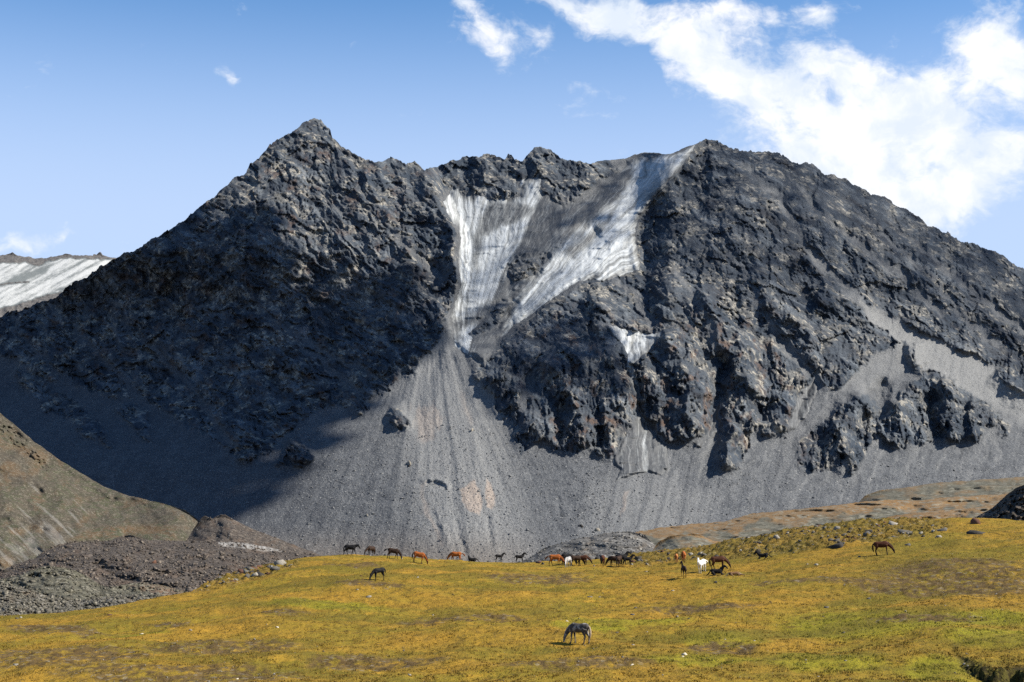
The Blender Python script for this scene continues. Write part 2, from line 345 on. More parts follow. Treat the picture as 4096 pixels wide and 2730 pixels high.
def build_mountain():
    xs = np.concatenate([np.arange(-700, -40, 16), np.arange(-40, 4140, 3.7), np.arange(4140, 4720, 16)]).astype(np.float32)
    nc = len(xs); nr = 500
    sky = curve(SKY, xs); wob = np.where((xs > 2380) & (xs < 2800), .35, 1.0)
    sky = sky + (fbm(xs/46, xs*0+.5, 5, 3, 0.62)*13 + facets(xs/24, xs*0+.37, 9)*6)*wob
    base = 2340.0
    t = np.linspace(0, 1, nr)[:, None]**0.97
    Y = (sky[None]+(base-sky[None])*t).astype(np.float32); X = np.broadcast_to(xs[None], Y.shape).astype(np.float32)
    wx = fbm(X/70, Y/70, 4, 21)*16; wy = fbm(X/70, Y/70, 4, 22)*16
    XW, YW = X+wx, Y+wy
    rs = union_sdf(XW, YW, ROCK)
    rock = sstep(rs + fbm(X/22, Y/30, 3, 31)*14, -7, 9)
    ws = fbm(X/24, Y/24, 3, 23)*6; XS, YS = X+ws, Y+fbm(X/24, Y/24, 3, 24)*6
    isd = union_sdf(XS, YS, ICE)
    for p in ISLAND: isd = np.minimum(isd, -poly_sdf(XS, YS, p))
    i2 = union_sdf(XS, YS, ICE2)
    ice = np.maximum(isd, i2)
    for pts, w in (([(2960,650),(3120,800),(3200,960),(3420,1185)], 15),([(3150,700),(3330,900),(3560,1060),(3760,1260)], 13),([(2900,980),(3020,1180),(3110,1350),(3230,1480)], 15),
                   ([(3540,860),(3760,1060),(3960,1230),(4140,1350)], 13),([(2700,1080),(2830,1280),(2890,1420)], 11),([(3380,800),(3500,920),(3700,1080)], 9),([(3650,1010),(3850,1260),(4000,1380)], 11),
                   ([(2460,1130),(2560,1200),(2600,1290)], 16),([(2250,1330),(2190,1440),(2130,1500),(2080,1640)], 9),([(1430,740),(1560,900),(1640,1010),(1760,1110)], 9),([(1280,760),(1400,880),(1520,960)], 8),
                   ([(420,1180),(640,1420),(820,1620),(900,1760)], 12),([(240,1250),(420,1450),(600,1640)], 12),([(960,1120),(1130,1320),(1320,1480),(1430,1560)], 11),([(1150,1300),(1300,1420),(1500,1500)], 9),([(60,1330),(240,1500),(380,1660)], 14)):
        dd, pr = seg_dist(X+wx*1.6, Y+wy*1.6, pts)
        rock = rock*(1-.85*sstep(w*(.5+1.1*pr)+fbm(X/30, Y/30, 2, 33)*7-dd, -5, 7))
    rock = rock*(1-sstep(ice, -6, 6))
    # slope of the ground in each zone
    rb = blur(rock, 42); ib = blur(sstep(isd, -10, 10), 42); proud = blur(rock, 4)-blur(rock, 30)
    s = 0.60 + 0.27*rb + 0.24*ib - 0.03*sstep(1200-Y, 0, 400)
    s = s - 0.16*sstep(Y, 2000, 2300)
    _, tt = ray(X, Y)
    ln = np.zeros_like(Y)
    step = (tt[:-1]-tt[1:])/(0.5*(s[:-1]+s[1:])-0.5*(tt[:-1]+tt[1:]))
    ln[:-1] = np.cumsum(step[::-1], 0)[::-1]
    d0 = curve([(-700,1720),(0,1660),(700,1620),(1300,1590),(1900,1560),(2500,1580),(3100,1640),(4096,1760),(4700,1860)], xs)
    D = d0[None]*np.exp(ln); 
    D = D.astype(np.float32)
    # the left peak: a face turned to the left of its main ridge, and a steep edge above the ice
    rx = curve([(470,1262),(640,1330),(800,1420),(930,1560),(1120,1700),(1300,1790),(1500,1760),(2000,1700)], Y)
    low = 1-sstep(Y, 1500, 1900)
    D = D + np.clip(rx-X, 0, 1500)*(0.13*low*sstep(Y, 950, 1250))*(1-sstep(X, 1800, 1900))
    edge = curve([(600,1690),(760,1752),(870,1800),(930,1826),(1000,1818),(1130,1838),(1210,1808),(1300,1788),(1420,1800)], Y)
    step_in = sstep(X-edge, -8, 38)*(1-sstep(X, 2500, 2700))
    D = D + step_in*curve([(560,150),(800,120),(1100,95),(1300,50),(1430,0)], Y)*(1-sstep(Y, 1380, 1460))
    D = D - 16*proud
    # basin lies back, massif on its right stands forward
    D = D + 22*ib*(1-sstep(Y, 1150, 1420))
    hang = sstep(curve([(560,2800),(680,2722),(790,2622),(870,2562),(960,2546),(1085,2562),(1130,2420),(1250,2140),(1500,1900)], Y)-X, -14, 60)*(1-sstep(Y, 1000, 1400))
    gl = curve([(560,2800),(680,2722),(790,2622),(870,2562),(960,2546),(1085,2562),(1400,2562)], Y)
    D = D + 42*sstep(X-gl, -20, 30)*(1-sstep(X-gl, 60, 420))*(1-sstep(Y, 1040, 1190))
    XR = X+wx*.6+fbm(X/120, Y/120, 2, 26)*26+fbm(X/20, Y/26, 2, 25)*5; YR = Y+wy*.6
    hmod = .80+.40*fbm(X/90, Y/70, 3, 28)
    for pts, h, w, p in RIDGES:
        x0 = min(q[0] for q in pts)-w; x1 = max(q[0] for q in pts)+w; y0 = min(q[1] for q in pts)-w; y1 = max(q[1] for q in pts)+w
        b = (X > x0) & (X < x1) & (Y > y0) & (Y < y1)
        dd, pr = seg_dist(XR[b], YR[b], pts)
        D[b] -= h*np.clip(hmod[b], .3, 1.2)*np.clip(1-dd/w, 0, 1)**p*sstep(pr, 0, .12)*(1-.7*sstep(pr, .8, 1.0))
    for pts, h, w, p in GULLIES:
        x0 = min(q[0] for q in pts)-w; x1 = max(q[0] for q in pts)+w; y0 = min(q[1] for q in pts)-w; y1 = max(q[1] for q in pts)+w
        b = (X > x0) & (X < x1) & (Y > y0) & (Y < y1)
        dd, pr = seg_dist(XR[b], YR[b], pts)
        D[b] += .85*h*np.clip(1-dd/w, 0, 1)**p*sstep(pr, 0, .15)*(1-sstep(pr, .85, 1.0))
    # rock relief: spurs, ledges that dip to the right on the left peak, broken facets; finer toward the eye
    fall = (X-0.25*(Y-900)*np.sign(X-1500)*sstep(np.abs(X-1500), 0, 800))
    big = ridged(fall/150+fbm(X/90, Y/90, 2, 5)*.35, Y/330, 4, 41)-.55
    dip = X*0.77+Y*0.64; acr = -X*0.64+Y*0.77
    strata = ridged(dip/230+fbm(X/140, Y/140, 2, 45)*.5, (acr+fbm(X/130, Y/130, 3, 46)*70+wx*1.2)/64, 4, 43)-.55
    leftw = (1-sstep(X, 1500, 1900))
    dw, aw = XW*.77+YW*.64, -XW*.64+YW*.77
    vert = sstep(Y, 1280, 1480)*sstep(X, 1850, 2000)
    def duo(l, c, sd_): return facets(dw/l, aw/c, sd_, 1.6, .75)*(1-vert) + facets(XW/c+9, YW/l, sd_+5, 1.6, .75)*vert
    facA = duo(96, 44, 51); facB = duo(44, 20, 52); facC = duo(19, 9.5, 53)
    col = ridged(X/26+fbm(X/60, Y/60, 2, 6)*.5, Y/120, 3, 44)-.5
    gravel_top = sstep(X, 2800, 3000)*(1-sstep(Y-curve(SKY, X), 120, 330))
    amp = rock*(1-.55*gravel_top)
    facZ = facets(XW/135, YW/150, 50, 1.6, .8); slab = sstep(fbm(X/110, Y/110, 3, 55), -.35, .35)
    rel = facZ*5.0+big*20*(1-.4*leftw)+strata*18*(leftw+.35*(1-leftw)*(1-vert))+facA*4.2+(facB*3.0+facC*1.9)*(.35+.9*slab)+col*6*sstep(Y, 1250, 1500)*(1-leftw)
    q1 = aw/38+fbm(dw/130, aw/80, 4, 57)*1.9; saw = (q1-np.floor(q1))
    q2 = XW/30+fbm(X/70, Y/120, 3, 58)*1.2; saw2 = (q2-np.floor(q2))
    lm = sstep(fbm(X/80, Y/80, 3, 59), -.3, .25)
    rel = rel + lm*(saw*-5.0*(1-vert)+saw2*5.0*vert)
    D = D - amp*rel
    # scree: long soft runnels and fine rubble
    sc = (1-rock)*(1-sstep(ice, -6, 4))
    ap = np.arctan2(X-1730, np.clip(Y-1150, 60, None))
    fan = fbm(ap*13, np.hypot(X-1730, Y-1150)/900, 4, 61)*sstep(2450-X, 0, 250)
    oth = fbm(X/60+.25*Y/60, Y/520, 4, 62)*sstep(X, 2200, 2450)
    D = D - sc*((fan*3.0+oth*4.0) + fbm(X/70, Y/80, 3, 63, .5)*1.6 + facets(X/9, Y/9, 64, 1.2, .6)*.55)
    # hollow with a dark mouth on the fan
    hd, _ = seg_dist(X, Y, [(1712,1934),(1745,1934),(1778,1944)]); D = D + 3.5*sstep(15-hd+fbm(X/14, Y/14, 3, 68)*7, 0, 12)
    hd, _ = seg_dist(X, Y, [(1690,1922),(1740,1914),(1775,1928),(1790,1946)]); D = D - 4*np.clip(1-hd/18, 0, 1)
    for q, hh in (([(1830,2090),(1840,2150),(1870,2230)], 5),([(1955,2080),(1965,2160)], 5),([(1750,2050),(1790,2160)], -4),([(2235,2000),(2240,2060)], 4)):
        hd, _ = seg_dist(X, Y, q); D = D + .6*hh*np.clip(1-hd/18+.5*fbm(X/14, Y/24, 2, 70), 0, 1)
    # ice surface relief
    D = D - sstep(ice, -8, 12)*(fbm(X/26, Y/60, 3, 66)*2.2 + np.clip(fbm(X/90+.5*Y/90, Y/20, 2, 67)-.25, 0, 1)*7)
    a, _ = ray(X, Y)
    P = np.stack([a*D, D, CZ+tt*D], -1)
    # far side of the crest
    back = []
    for dd, dz in ((14, -9), (70, -70), (260, -260), (800, -720)):
        q = P[0].copy(); q[:, 1] += dd; q[:, 0] *= (q[:, 1])/(q[:, 1]-dd); q[:, 2] += dz; back.append(q)
    V = np.concatenate([np.stack(back[::-1]), P], 0); nb = len(back)
    padz = lambda A: np.concatenate([np.repeat(A[:1], nb, 0), A], 0)
    tan = union_sdf(XS, YS, [[(1838,1965),(1865,1945),(1897,1918),(1912,1950),(1926,1980),(1932,2020),(1920,2065),(1890,2050),(1860,2035)],[(1938,1980),(1948,1910),(1968,1950),(1985,1990),(1968,2040),(1950,2030)]])
    tan = sstep(tan, -4, 5)
    tan = np.maximum(tan, .55*sstep(poly_sdf(XW, YW, [(1660,1630),(1740,1600),(1780,1700),(1740,1740),(1700,1770),(1655,1770),(1650,1700)])+fbm(ap*30, Y/90, 3, 69)*30, -5, 30))
    tan = np.maximum(tan, .45*sstep(poly_sdf(XW, YW, [(1830,1560),(1860,1580),(1900,1690),(1880,1720),(1850,1660)]), -10, 25))
    tan = np.maximum(tan, .5*sstep(poly_sdf(XW, YW, [(2496,1965),(2515,1960),(2500,2040),(2478,2070)]), -6, 8))
    tan = np.maximum(tan, .5*sstep(poly_sdf(XW, YW, [(1680,1940),(1700,1920),(1690,1960),(1730,2080),(1780,2180),(1760,2180),(1700,2060)]), -8, 10))
    light = sstep(poly_sdf(XW, YW, [(3423,1180),(3557,1255),(3684,1330),(3876,1410),(4700,1750),(4700,2000),(4096,1700),(3900,1590),(3722,1510),(3493,1330)]), -25, 30)*.95
    light = np.maximum(light, .55*sstep(poly_sdf(XW, YW, [(3290,1470),(3500,1400),(3620,1380),(3640,1480),(3480,1580),(3380,1580)]), -15, 30))
    light = np.maximum(light, .42*sstep(fbm(X/52+.5*Y/60+fbm(X/90, Y/90, 3, 76)*.8, Y/300, 5, 75, .6)+.25*sstep(2050-Y, 0, 300)-.1, .05, .5)*sstep(X, 2300, 2500))
    light = np.maximum(light, sstep(420-np.abs(X-1730-(Y-1400)*.22)*1.3-np.clip(1600-Y, 0, 999)*.9, 0, 330))
    light = np.maximum(light, .45*sstep(poly_sdf(XW, YW, [(2360,1900),(2560,1880),(2900,1980),(2800,2150),(2300,2200)]), -30, 50))
    red = sstep(fbm(X/55, Y/75, 3, 71), .1, .5)*sstep(X, 2000, 2200)*(1-sstep(X, 3000, 3400))*sstep(Y, 1150, 1400)
    red = np.maximum(red, .7*sstep(fbm(X/60, Y/60, 3, 72), .15, .5)*leftw)
    shade_tone = np.clip((1-sstep(X+fbm(X/80, Y/120, 4, 73)*160-.25*(Y-1700), 950, 1500))*(.75+.5*fbm(X/50+Y/70, Y/160, 3, 74)), 0, 1)*(1-sstep(Y, 2050, 2200))  # mask that deepens the shade on the left scree through its colour
    brown = sstep(Y, 2080, 2260)*(1-sstep(X, 1900, 2300))
    mat = mountain_material()
    tot_r, tot_c = V.shape[:2]
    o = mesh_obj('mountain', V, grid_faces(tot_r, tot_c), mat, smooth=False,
                 attrs={'rock': padz(rock), 'tan': padz(tan), 'light': padz(light), 'red': padz(red), 'brown': padz(brown), 'shade_tone': padz(shade_tone)})
    tag(o, 'dark rocky mountain with a pointed left peak above grey scree', kind='structure')
    # ice: sheets of their own that lie on the mountain and thin out at their edges
    def ice_sheet(sd, label, thick, pad):
        keepv = sd > -4
        f = keepv[:-1, :-1] & keepv[:-1, 1:] & keepv[1:, 1:] & keepv[1:, :-1]
        th = (thick*sstep(sd, 0, pad) - 1.2 - 2.0*sstep(-sd, 0, 4)) + 1.3*sstep(sd, -1, 2)
        D2 = D - th*1.35
        Pi = np.stack([a*D2, D2, CZ+tt*D2], -1)
        F4 = grid_faces(nr, nc, f)
        use = np.unique(F4); idx = np.full(nr*nc, -1, np.int32); idx[use] = np.arange(len(use))
        ph = np.arctan2(X-1840, 1520-Y); rr = np.hypot(X-1840, 1520-Y)
        ph = np.where(Y > 1270, np.where(X > 2350, (X+fbm(X/60, Y/60, 2, 80)*10)/420, ph), ph)
        ph = ph + fbm(X/140, Y/140, 3, 81)*.035
        st = fbm(ph*34, rr/900, 5, 82, .62)
        fine = fbm(ph*120, rr/500, 3, 83, .6)
        cl = sstep(union_sdf(XS, YS, CLEAN)+fbm(ph*26, rr/300, 4, 84)*26, -14, 26)
        dirtband = poly_sdf(XW, YW, [(1925,860),(1960,805),(2075,800),(2150,840),(2090,890),(2000,905),(1930,960),(1900,1100),(1890,980)])
        cl = cl*(1-.85*sstep(dirtband+st*25, -8, 18))
        cl = cl*(1-.75*sstep(poly_sdf(XW, YW, [(2420,880),(2480,800),(2430,900),(2300,1040),(2250,1010)])+st*20, -10, 15))
        clean = np.clip(cl*(.74+.62*st+.4*fine) + (1-cl)*(.10+.25*st+.16*fine), 0, 1)
        g = mesh_obj('glacier', Pi.reshape(-1, 3)[use], idx[F4], MAT['ice'], smooth=True,
                     attrs={'clean': clean.ravel()[use], 'flow': (ph*300).ravel()[use], 'along': rr.ravel()[use]})
        tag(g, label, kind='structure')
    ice_sheet(isd, 'streaked grey white glacier hanging in the basin between the two peaks', 9.0, 26)
    for k, p in enumerate(ICE2):
        ice_sheet(poly_sdf(XS, YS, p), ['small pale ice funnel with a thin stream below it in the right gully', 'grey dirty ice cone at the foot of the gully',
                  'narrow grey ice tongue beside the scree slope', 'thin dirty ice strip between rock buttresses', 'tiny white ice remnant at the foot of a buttress'][k], 4.0, 14)
    return P, xs, sky

MAT = {}
def mountain_material():
    m, T = material('mountain rock and scree')
    p = T.pos(); rock = T.attr('rock')
    big = T.noise(p, 0.011, 6, 0.6); mid = T.noise(p, 0.06, 5, 0.65); fine = T.noise(p, 0.3, 4, 0.7); grit = T.noise(p, 0.62, 2, 0.6)
    cell = T.voro(p, 0.16, 1); cs = T.n('ShaderNodeSeparateColor'); T.put(cs.inputs[0], cell); cv = cs.outputs[0]
    sp = T.n('ShaderNodeSeparateXYZ'); T.put(sp.inputs[0], p)
    al = T.math('SUBTRACT', T.math('MULTIPLY', sp.outputs[0], .77), T.math('MULTIPLY', sp.outputs[2], .64))
    ac = T.math('ADD', T.math('MULTIPLY', sp.outputs[0], .64), T.math('MULTIPLY', sp.outputs[2], .77))
    cb = T.n('ShaderNodeCombineXYZ'); T.put(cb.inputs[0], T.math('MULTIPLY', al, .011)); T.put(cb.inputs[1], T.math('MULTIPLY', ac, .042)); T.put(cb.inputs[2], T.math('MULTIPLY', sp.outputs[1], .012))
    band = T.noise(cb.outputs[0], 1.0, 7, .68, .4); mid2 = T.noise(p, .028, 6, .66)
    c = T.mix(T.step(big, .35, .65), (.028, .038, .052), (.062, .071, .082))
    c = T.mix(T.math('MULTIPLY', T.step(band, .50, .68), .85), c, (.142, .156, .168))
    c = T.mix(T.math('MULTIPLY', T.step(band, .48, .34), .75), c, (.022, .022, .026))
    c = T.mix(T.math('MULTIPLY', T.step(mid2, .50, .64), .75), c, (.140, .136, .124))
    c = T.mix(T.math('MULTIPLY', T.attr('red'), T.step(mid, .36, .62, .0, .85)), c, (.105, .066, .045))
    c = T.mix(T.math('MULTIPLY', T.math('MULTIPLY', T.step(cv, .66, .95), T.step(mid2, .42, .62)), .9), c, (.30, .275, .23))
    c = T.mix(T.math('MULTIPLY', T.step(fine, .50, .40), .6), c, (.020, .022, .027))
    s = T.mix(T.step(mid, .35, .65), (.062, .066, .072), (.094, .098, .103))
    s = T.mix(T.math('MULTIPLY', T.attr('light'), .9), s, (.185, .185, .180))
    s = T.mix(T.math('MULTIPLY', T.attr('shade_tone'), .8), s, T.mix(mid, (.034, .037, .043), (.062, .065, .072)))  # shade under the left face painted into the scree colour
    s = T.mix(T.math('MULTIPLY', T.attr('brown'), .75), s, (.120, .100, .082))
    s = T.mix(T.math('MULTIPLY', T.attr('tan'), T.step(mid, .2, .6, .6, 1.0)), s, (.285, .235, .195))
    s = T.mix(T.math('MULTIPLY', T.step(fine, .60, .72), .85), s, (.31, .305, .285))
    s = T.mix(T.math('MULTIPLY', T.step(grit, .46, .34), .75), s, (.036, .038, .042))
    s = T.mix(T.math('MULTIPLY', T.step(grit, .58, .66), .5), s, (.24, .235, .22))
    col = T.mix(rock, s, c)
    h = T.math('ADD', T.math('MULTIPLY', fine, 1.0), T.math('MULTIPLY', grit, .6))
    T.surface(col, .92, .15, T.bump(h, 1.6, .9))
    MAT['mountain'] = m
    m2, T = material('glacier ice')
    p = T.pos()
    cl = T.attr('clean')
    cmb = T.n('ShaderNodeCombineXYZ'); T.put(cmb.inputs[0], T.math('MULTIPLY', T.attr('flow'), .10)); T.put(cmb.inputs[1], T.math('MULTIPLY', T.attr('along'), .004))
    n = T.noise(cmb.outputs[0], 6.0, 5, .65)
    f = T.noise(p, .25, 4, .65)
    v = T.math('ADD', cl, T.math('MULTIPLY', T.math('SUBTRACT', n, .5), 1.1))
    v = T.math('ADD', v, T.math('MULTIPLY', T.math('SUBTRACT', f, .5), .35))
    c = T.mix(T.step(v, .05, .42), (.060, .062, .064), (.17, .175, .172))
    c = T.mix(T.step(v, .36, 1.05), c, (.43, .445, .445))
    T.surface(c, .65, .3, T.bump(T.math('ADD', n, f), 1.2, .5))
    MAT['ice'] = m2
    return m
MP, MXS, MSKY = build_mountain()

# ================================================================ HILLS AND MORAINES OF THE VALLEY
def rubble_material(name, dark, base, pale, warm, scale, warmth='warm', bumpd=.5, olive=None):
    m, T = material(name)
    p = T.pos()
    big = T.noise(p, .012*scale, 5, .6); mid = T.noise(p, .09*scale, 5, .65); fine = T.noise(p, .55*scale, 4, .7); grit = T.noise(p, 1.3*scale, 2, .6)
    cell = T.voro(p, .55*scale, 1); cs = T.n('ShaderNodeSeparateColor'); T.put(cs.inputs[0], cell)
    c = T.mix(T.step(mid, .32, .68), dark, base)
    w = T.math('MULTIPLY', T.attr(warmth), T.step(big, .2, .6, .55, 1.0))
    c = T.mix(w, c, warm)
    if olive: c = T.mix(T.math('MULTIPLY', T.step(mid, .56, .42), T.step(big, .62, .40)), c, olive)
    c = T.mix(T.math('MULTIPLY', T.step(fine, .46, .36), .6), c, tuple(v*.35 for v in dark))
    c = T.mix(T.math('MULTIPLY', T.step(cs.outputs[0], .74, .95), .8), c, pale)
    c = T.mix(T.math('MULTIPLY', T.step(grit, .56, .66), .65), c, tuple(v*.8 for v in pale))
    c = T.mix(T.attr('pale'), c, T.mix(mid, (.34, .32, .29), (.52, .5, .46)))
    h = T.math('ADD', fine, T.math('MULTIPLY', grit, .7))
    T.surface(c, .93, .12, T.bump(h, bumpd, .9)); return m

HP = {}
def hill_sheet(name, label, skyline, base, d_sky, d_base, mat, relief, nrows, xstep=5.0, attrs=None, bulge=1.0, jag=3.0, behind=((12, -4), (60, -40), (200, -160))):
    x0 = skyline[0][0]; x1 = skyline[-1][0]
    xs = np.arange(x0, x1, xstep).astype(np.float32); nc = len(xs)
    sky = curve(skyline, xs) + fbm(xs/30, xs*0+.3, 4, 7)*jag + fbm(xs/9, xs*0+.8, 2, 8)*jag*.3
    bs = curve(base, xs) if isinstance(base, list) else np.full(nc, float(base))
    bs = np.maximum(bs, sky+4)
    t = np.linspace(0, 1, nrows)[:, None]
    Y = (sky[None]+(bs-sky)[None]*t).astype(np.float32); X = np.broadcast_to(xs, Y.shape).astype(np.float32)
    ds = curve(d_sky, xs); db = curve(d_base, xs)
    k = max(3, int(60/xstep)); ker = np.ones(2*k+1)/(2*k+1); sm = sky
    for _ in range(2): sm = np.convolve(np.pad(sm, k, mode='edge'), ker, 'valid')
    td = np.clip((Y-sm[None])/(bs-sm)[None], 0, 1)
    D = 1/(1/ds[None]+(1/db-1/ds)[None]*td**bulge)
    D = (D - relief(X, Y)*sstep(td, 0, .05)).astype(np.float32)
    a, tt = ray(X, Y); P = np.stack([a*D, D, CZ+tt*D], -1)
    back = []
    for dd, dz in behind:
        q = P[0].copy(); q[:, 0] *= (q[:, 1]+dd)/q[:, 1]; q[:, 1] += dd; q[:, 2] += dz; back.append(q)
    V = np.concatenate([np.stack(back[::-1]), P], 0); nb = len(back)
    at = {k: np.concatenate([np.repeat(v[:1], nb, 0), v], 0) for k, v in (attrs(X, Y) if attrs else {}).items()}
    o = mesh_obj(name, V, grid_faces(*V.shape[:2]), mat, attrs=at); tag(o, label, kind='structure'); HP[o.name] = P
    return P

def build_hills():
    # ground that everything stands on, out to the horizon
    m, T = material('valley gravel'); p = T.pos()
    T.surface(T.mix(T.noise(p, .05, 5, .6), (.07, .07, .068), (.13, .125, .115)), .95, .1)
    r = 30000.0
    gv = [(-r, -r, -130), (r, -r, -130), (r, r, -130), (-r, r, -130)]
    tag(mesh_obj('ground', gv, [(0, 1, 2, 3)], m), kind='structure')
    # far ridge with a glacier behind the left shoulder
    rid = [(-700,1000),(-300,1040),(0,1022),(50,1012),(70,1024),(150,1034),(175,1036),(230,1024),(262,1017),(300,1022),(360,1024),(372,1022),(376,1014),(384,1022),(392,1014),(402,1008),(412,1022),(440,1032),(520,1034),(700,1060)]
    mr, T = material('far ridge rock'); p = T.pos(); n = T.noise(p, .05, 6, .65); g = T.noise(p, .25, 3, .65)
    ic = T.attr('pale'); T2 = T.noise(T.vmul(p, (.02, .004, .012)), 3.0, 6, .7)
    rc = T.mix(T.step(n, .35, .65), (.055, .052, .050), (.12, .11, .10)); rc = T.mix(T.step(g, .55, .7), rc, (.22, .21, .19))
    v = T.math('ADD', ic, T.math('MULTIPLY', T.math('SUBTRACT', T2, .5), .7))
    icc = T.mix(T.step(v, .40, .95), (.13, .14, .135), (.43, .43, .41))
    T.surface(T.mix(T.step(ic, .12, .22), rc, icc), .85, .2, T.bump(T.math('ADD', n, g), 3.0, .6))
    def ridge_at(X, Y):
        wX = X+fbm(X/30, Y/30, 3, 90)*8; wY = Y+fbm(X/30, Y/30, 3, 91)*6
        s = poly_sdf(wX, wY, [(-700,1080),(60,1052),(95,1050),(150,1066),(190,1048),(240,1034),(300,1034),(380,1038),(460,1040),(560,1060),(300,1170),(240,1170),(190,1180),(110,1205),(0,1236),(-700,1330)])
        acr = (X*.50+Y*.86); al = (X*.86-Y*.5)
        st = fbm(acr/16, al/260, 5, 92, .65)
        dark = poly_sdf(wX, wY, [(0,1135),(60,1105),(150,1075),(220,1052),(180,1090),(90,1130),(0,1150)])
        ice = sstep(s, -3, 5)*np.clip(.78+.6*st-.55*sstep(dark+st*14, -8, 14)-.5*sstep(poly_sdf(wX, wY, [(200,1160),(300,1140),(330,1130),(400,1090),(420,1100),(300,1180)]), -5, 20), .24, 1)
        crev, _ = seg_dist(X, Y, [(0,1140),(40,1134),(115,1128)])
        return {'pale': ice*sstep(crev, 2, 5)}
    hill_sheet('far_ridge', 'distant ridge with a streaked glacier behind the left shoulder of the mountain', rid, 1330, [(-700,7000),(700,6800)], [(-700,5600),(700,5500)], mr,
               lambda X, Y: fbm(X/40, Y/40, 5, 93)*34*(1-.85*sstep(ridge_at(X, Y)['pale'], .1, .25))+facets(X/14, Y/14, 94)*11*(1-sstep(ridge_at(X, Y)['pale'], .1, .25)), 80, 5.0, ridge_at, jag=5)

    brown = rubble_material('brown hillside', (.046, .039, .030), (.082, .069, .050), (.15, .132, .10), (.110, .070, .037), 1.7, bumpd=.9, olive=(.058, .060, .034))
    def lh(X, Y):
        dd = X*.72+Y*.69; ac = -X*.69+Y*.72
        st = fbm(ac/20, dd/190, 4, 101)
        pal = sstep(st+.55*sstep(Y, 1900, 2150)*(1-sstep(X, 200, 420))-.55, .05, .3)*(1-sstep(X, 330, 560))*.55
        cap = poly_sdf(X+fbm(X/30, Y/30, 3, 102)*14, Y, [(280,2160),(330,2128),(420,2106),(520,2100),(640,2098),(720,2110),(680,2140),(560,2150),(380,2158)])
        w = np.maximum(sstep(fbm(X/60, Y/60, 4, 103)+.25*sstep(1990-Y, 0, 200), .0, .55)*.7, sstep(cap, -10, 14))
        return {'pale': pal*.35, 'warm': w}
    hill_sheet('hillside', 'sunlit brown and green hillside running down from the left edge', [(-700,1260),(-300,1450),(0,1652),(60,1702),(130,1762),(240,1842),(330,1897),(420,1950),(520,1985),(600,2003),(680,2022),(740,2042),(790,2078),(830,2112),(870,2160),(900,2260),(910,2330)],
               2480, [(-700,1200),(0,1150),(910,1030)], [(-700,800),(910,800)], brown,
               lambda X, Y: fbm(X/160, Y/90, 3, 104)*12+fbm((X*.72+Y*.69)/160, (-X*.69+Y*.72)/46, 3, 105)*3+fbm(X/20, Y/20, 3, 106)*.8+9*np.exp(-((X-700+(Y-2100)*.4)/90)**2)-7*np.exp(-((X-790+(Y-2100)*.4)/50)**2)
                            + facets(X/16, Y/12, 107, 1.4, .7)*3*sstep(poly_sdf(X, Y, [(0,1660),(110,1760),(230,1900),(180,1880),(60,1780),(0,1720)]), -8, 8), 190, 5.2, lh, 1.15)
    dark = rubble_material('moraine rubble', (.034, .028, .024), (.068, .056, .046), (.16, .135, .11), (.095, .062, .040), 1.6)
    def none(X, Y): return {'pale': X*0, 'warm': sstep(fbm(X/70, Y/40, 4, 111), .0, .6)*.7}
    hill_sheet('moraine', 'small dark rubble knoll at the foot of the scree', [(735,2185),(775,2115),(800,2078),(818,2064),(850,2074),(872,2062),(900,2058),(930,2078),(1000,2112),(1100,2150),(1200,2190),(1320,2235)],
               2340, [(740,960),(1320,960)], [(740,800),(1320,800)], dark,
               lambda X, Y: 9*np.exp(-((X-915-(Y-2070)*.1)/40)**2)*(1-sstep(Y, 2120, 2170))-6*np.exp(-((X-866)/30)**2)+fbm(X/30, Y/24, 4, 112)*5, 76, 5.0, none)
    def cliff(X, Y):
        top = curve([(870,2168),(930,2166),(1000,2172),(1080,2188),(1140,2204)], X); hgt = curve([(870,4),(890,20),(960,24),(1050,24),(1140,4)], X)
        s = np.where((X > 872) & (X < 1138), sstep(Y-top, 0, 4)*(1-sstep(Y-top-hgt-fbm(X/8, X*0, 2, 1)*4, -3, 3)), 0)
        return {'pale': s*np.clip(.36+.5*fbm(X/5, Y/60, 3, 113), .05, .6), 'warm': sstep(fbm(X/90, Y/40, 4, 114)+.3*sstep(Y, 2170, 2260)-.2, .0, .6)*.8}
    hill_sheet('moraine', 'broad field of dark brown moraine rubble left of the meadow', [(-500,2400),(-100,2330),(8,2282),(60,2258),(132,2237),(180,2205),(230,2180),(290,2168),(367,2168),(442,2165),(476,2146),(520,2140),(551,2151),(575,2160),(746,2165),(861,2166),(976,2172),(1080,2190),(1142,2206),(1300,2228),(1500,2250)],
               2520, [(-500,640),(500,800),(1500,760)], [(-500,470),(1500,420)], dark,
               lambda X, Y: fbm(X/150, Y/45, 4, 115)*14+fbm(X/34, Y/16, 4, 116)*4+facets(X/10, Y/7, 117, 1.2, .6)*1.6+9*sstep(60-np.abs(X-500), 0, 60)*(1-sstep(Y, 2160, 2200))-18*sstep(poly_sdf(X, Y, [(20,2290),(230,2235),(400,2240),(520,2300),(700,2350),(430,2340),(300,2290),(150,2290)]), -10, 30), 150, 5.0, cliff)
    green = rubble_material('greenish moraine', (.042, .040, .029), (.086, .081, .058), (.19, .175, .135), (.10, .066, .044), 1.5, bumpd=.35)
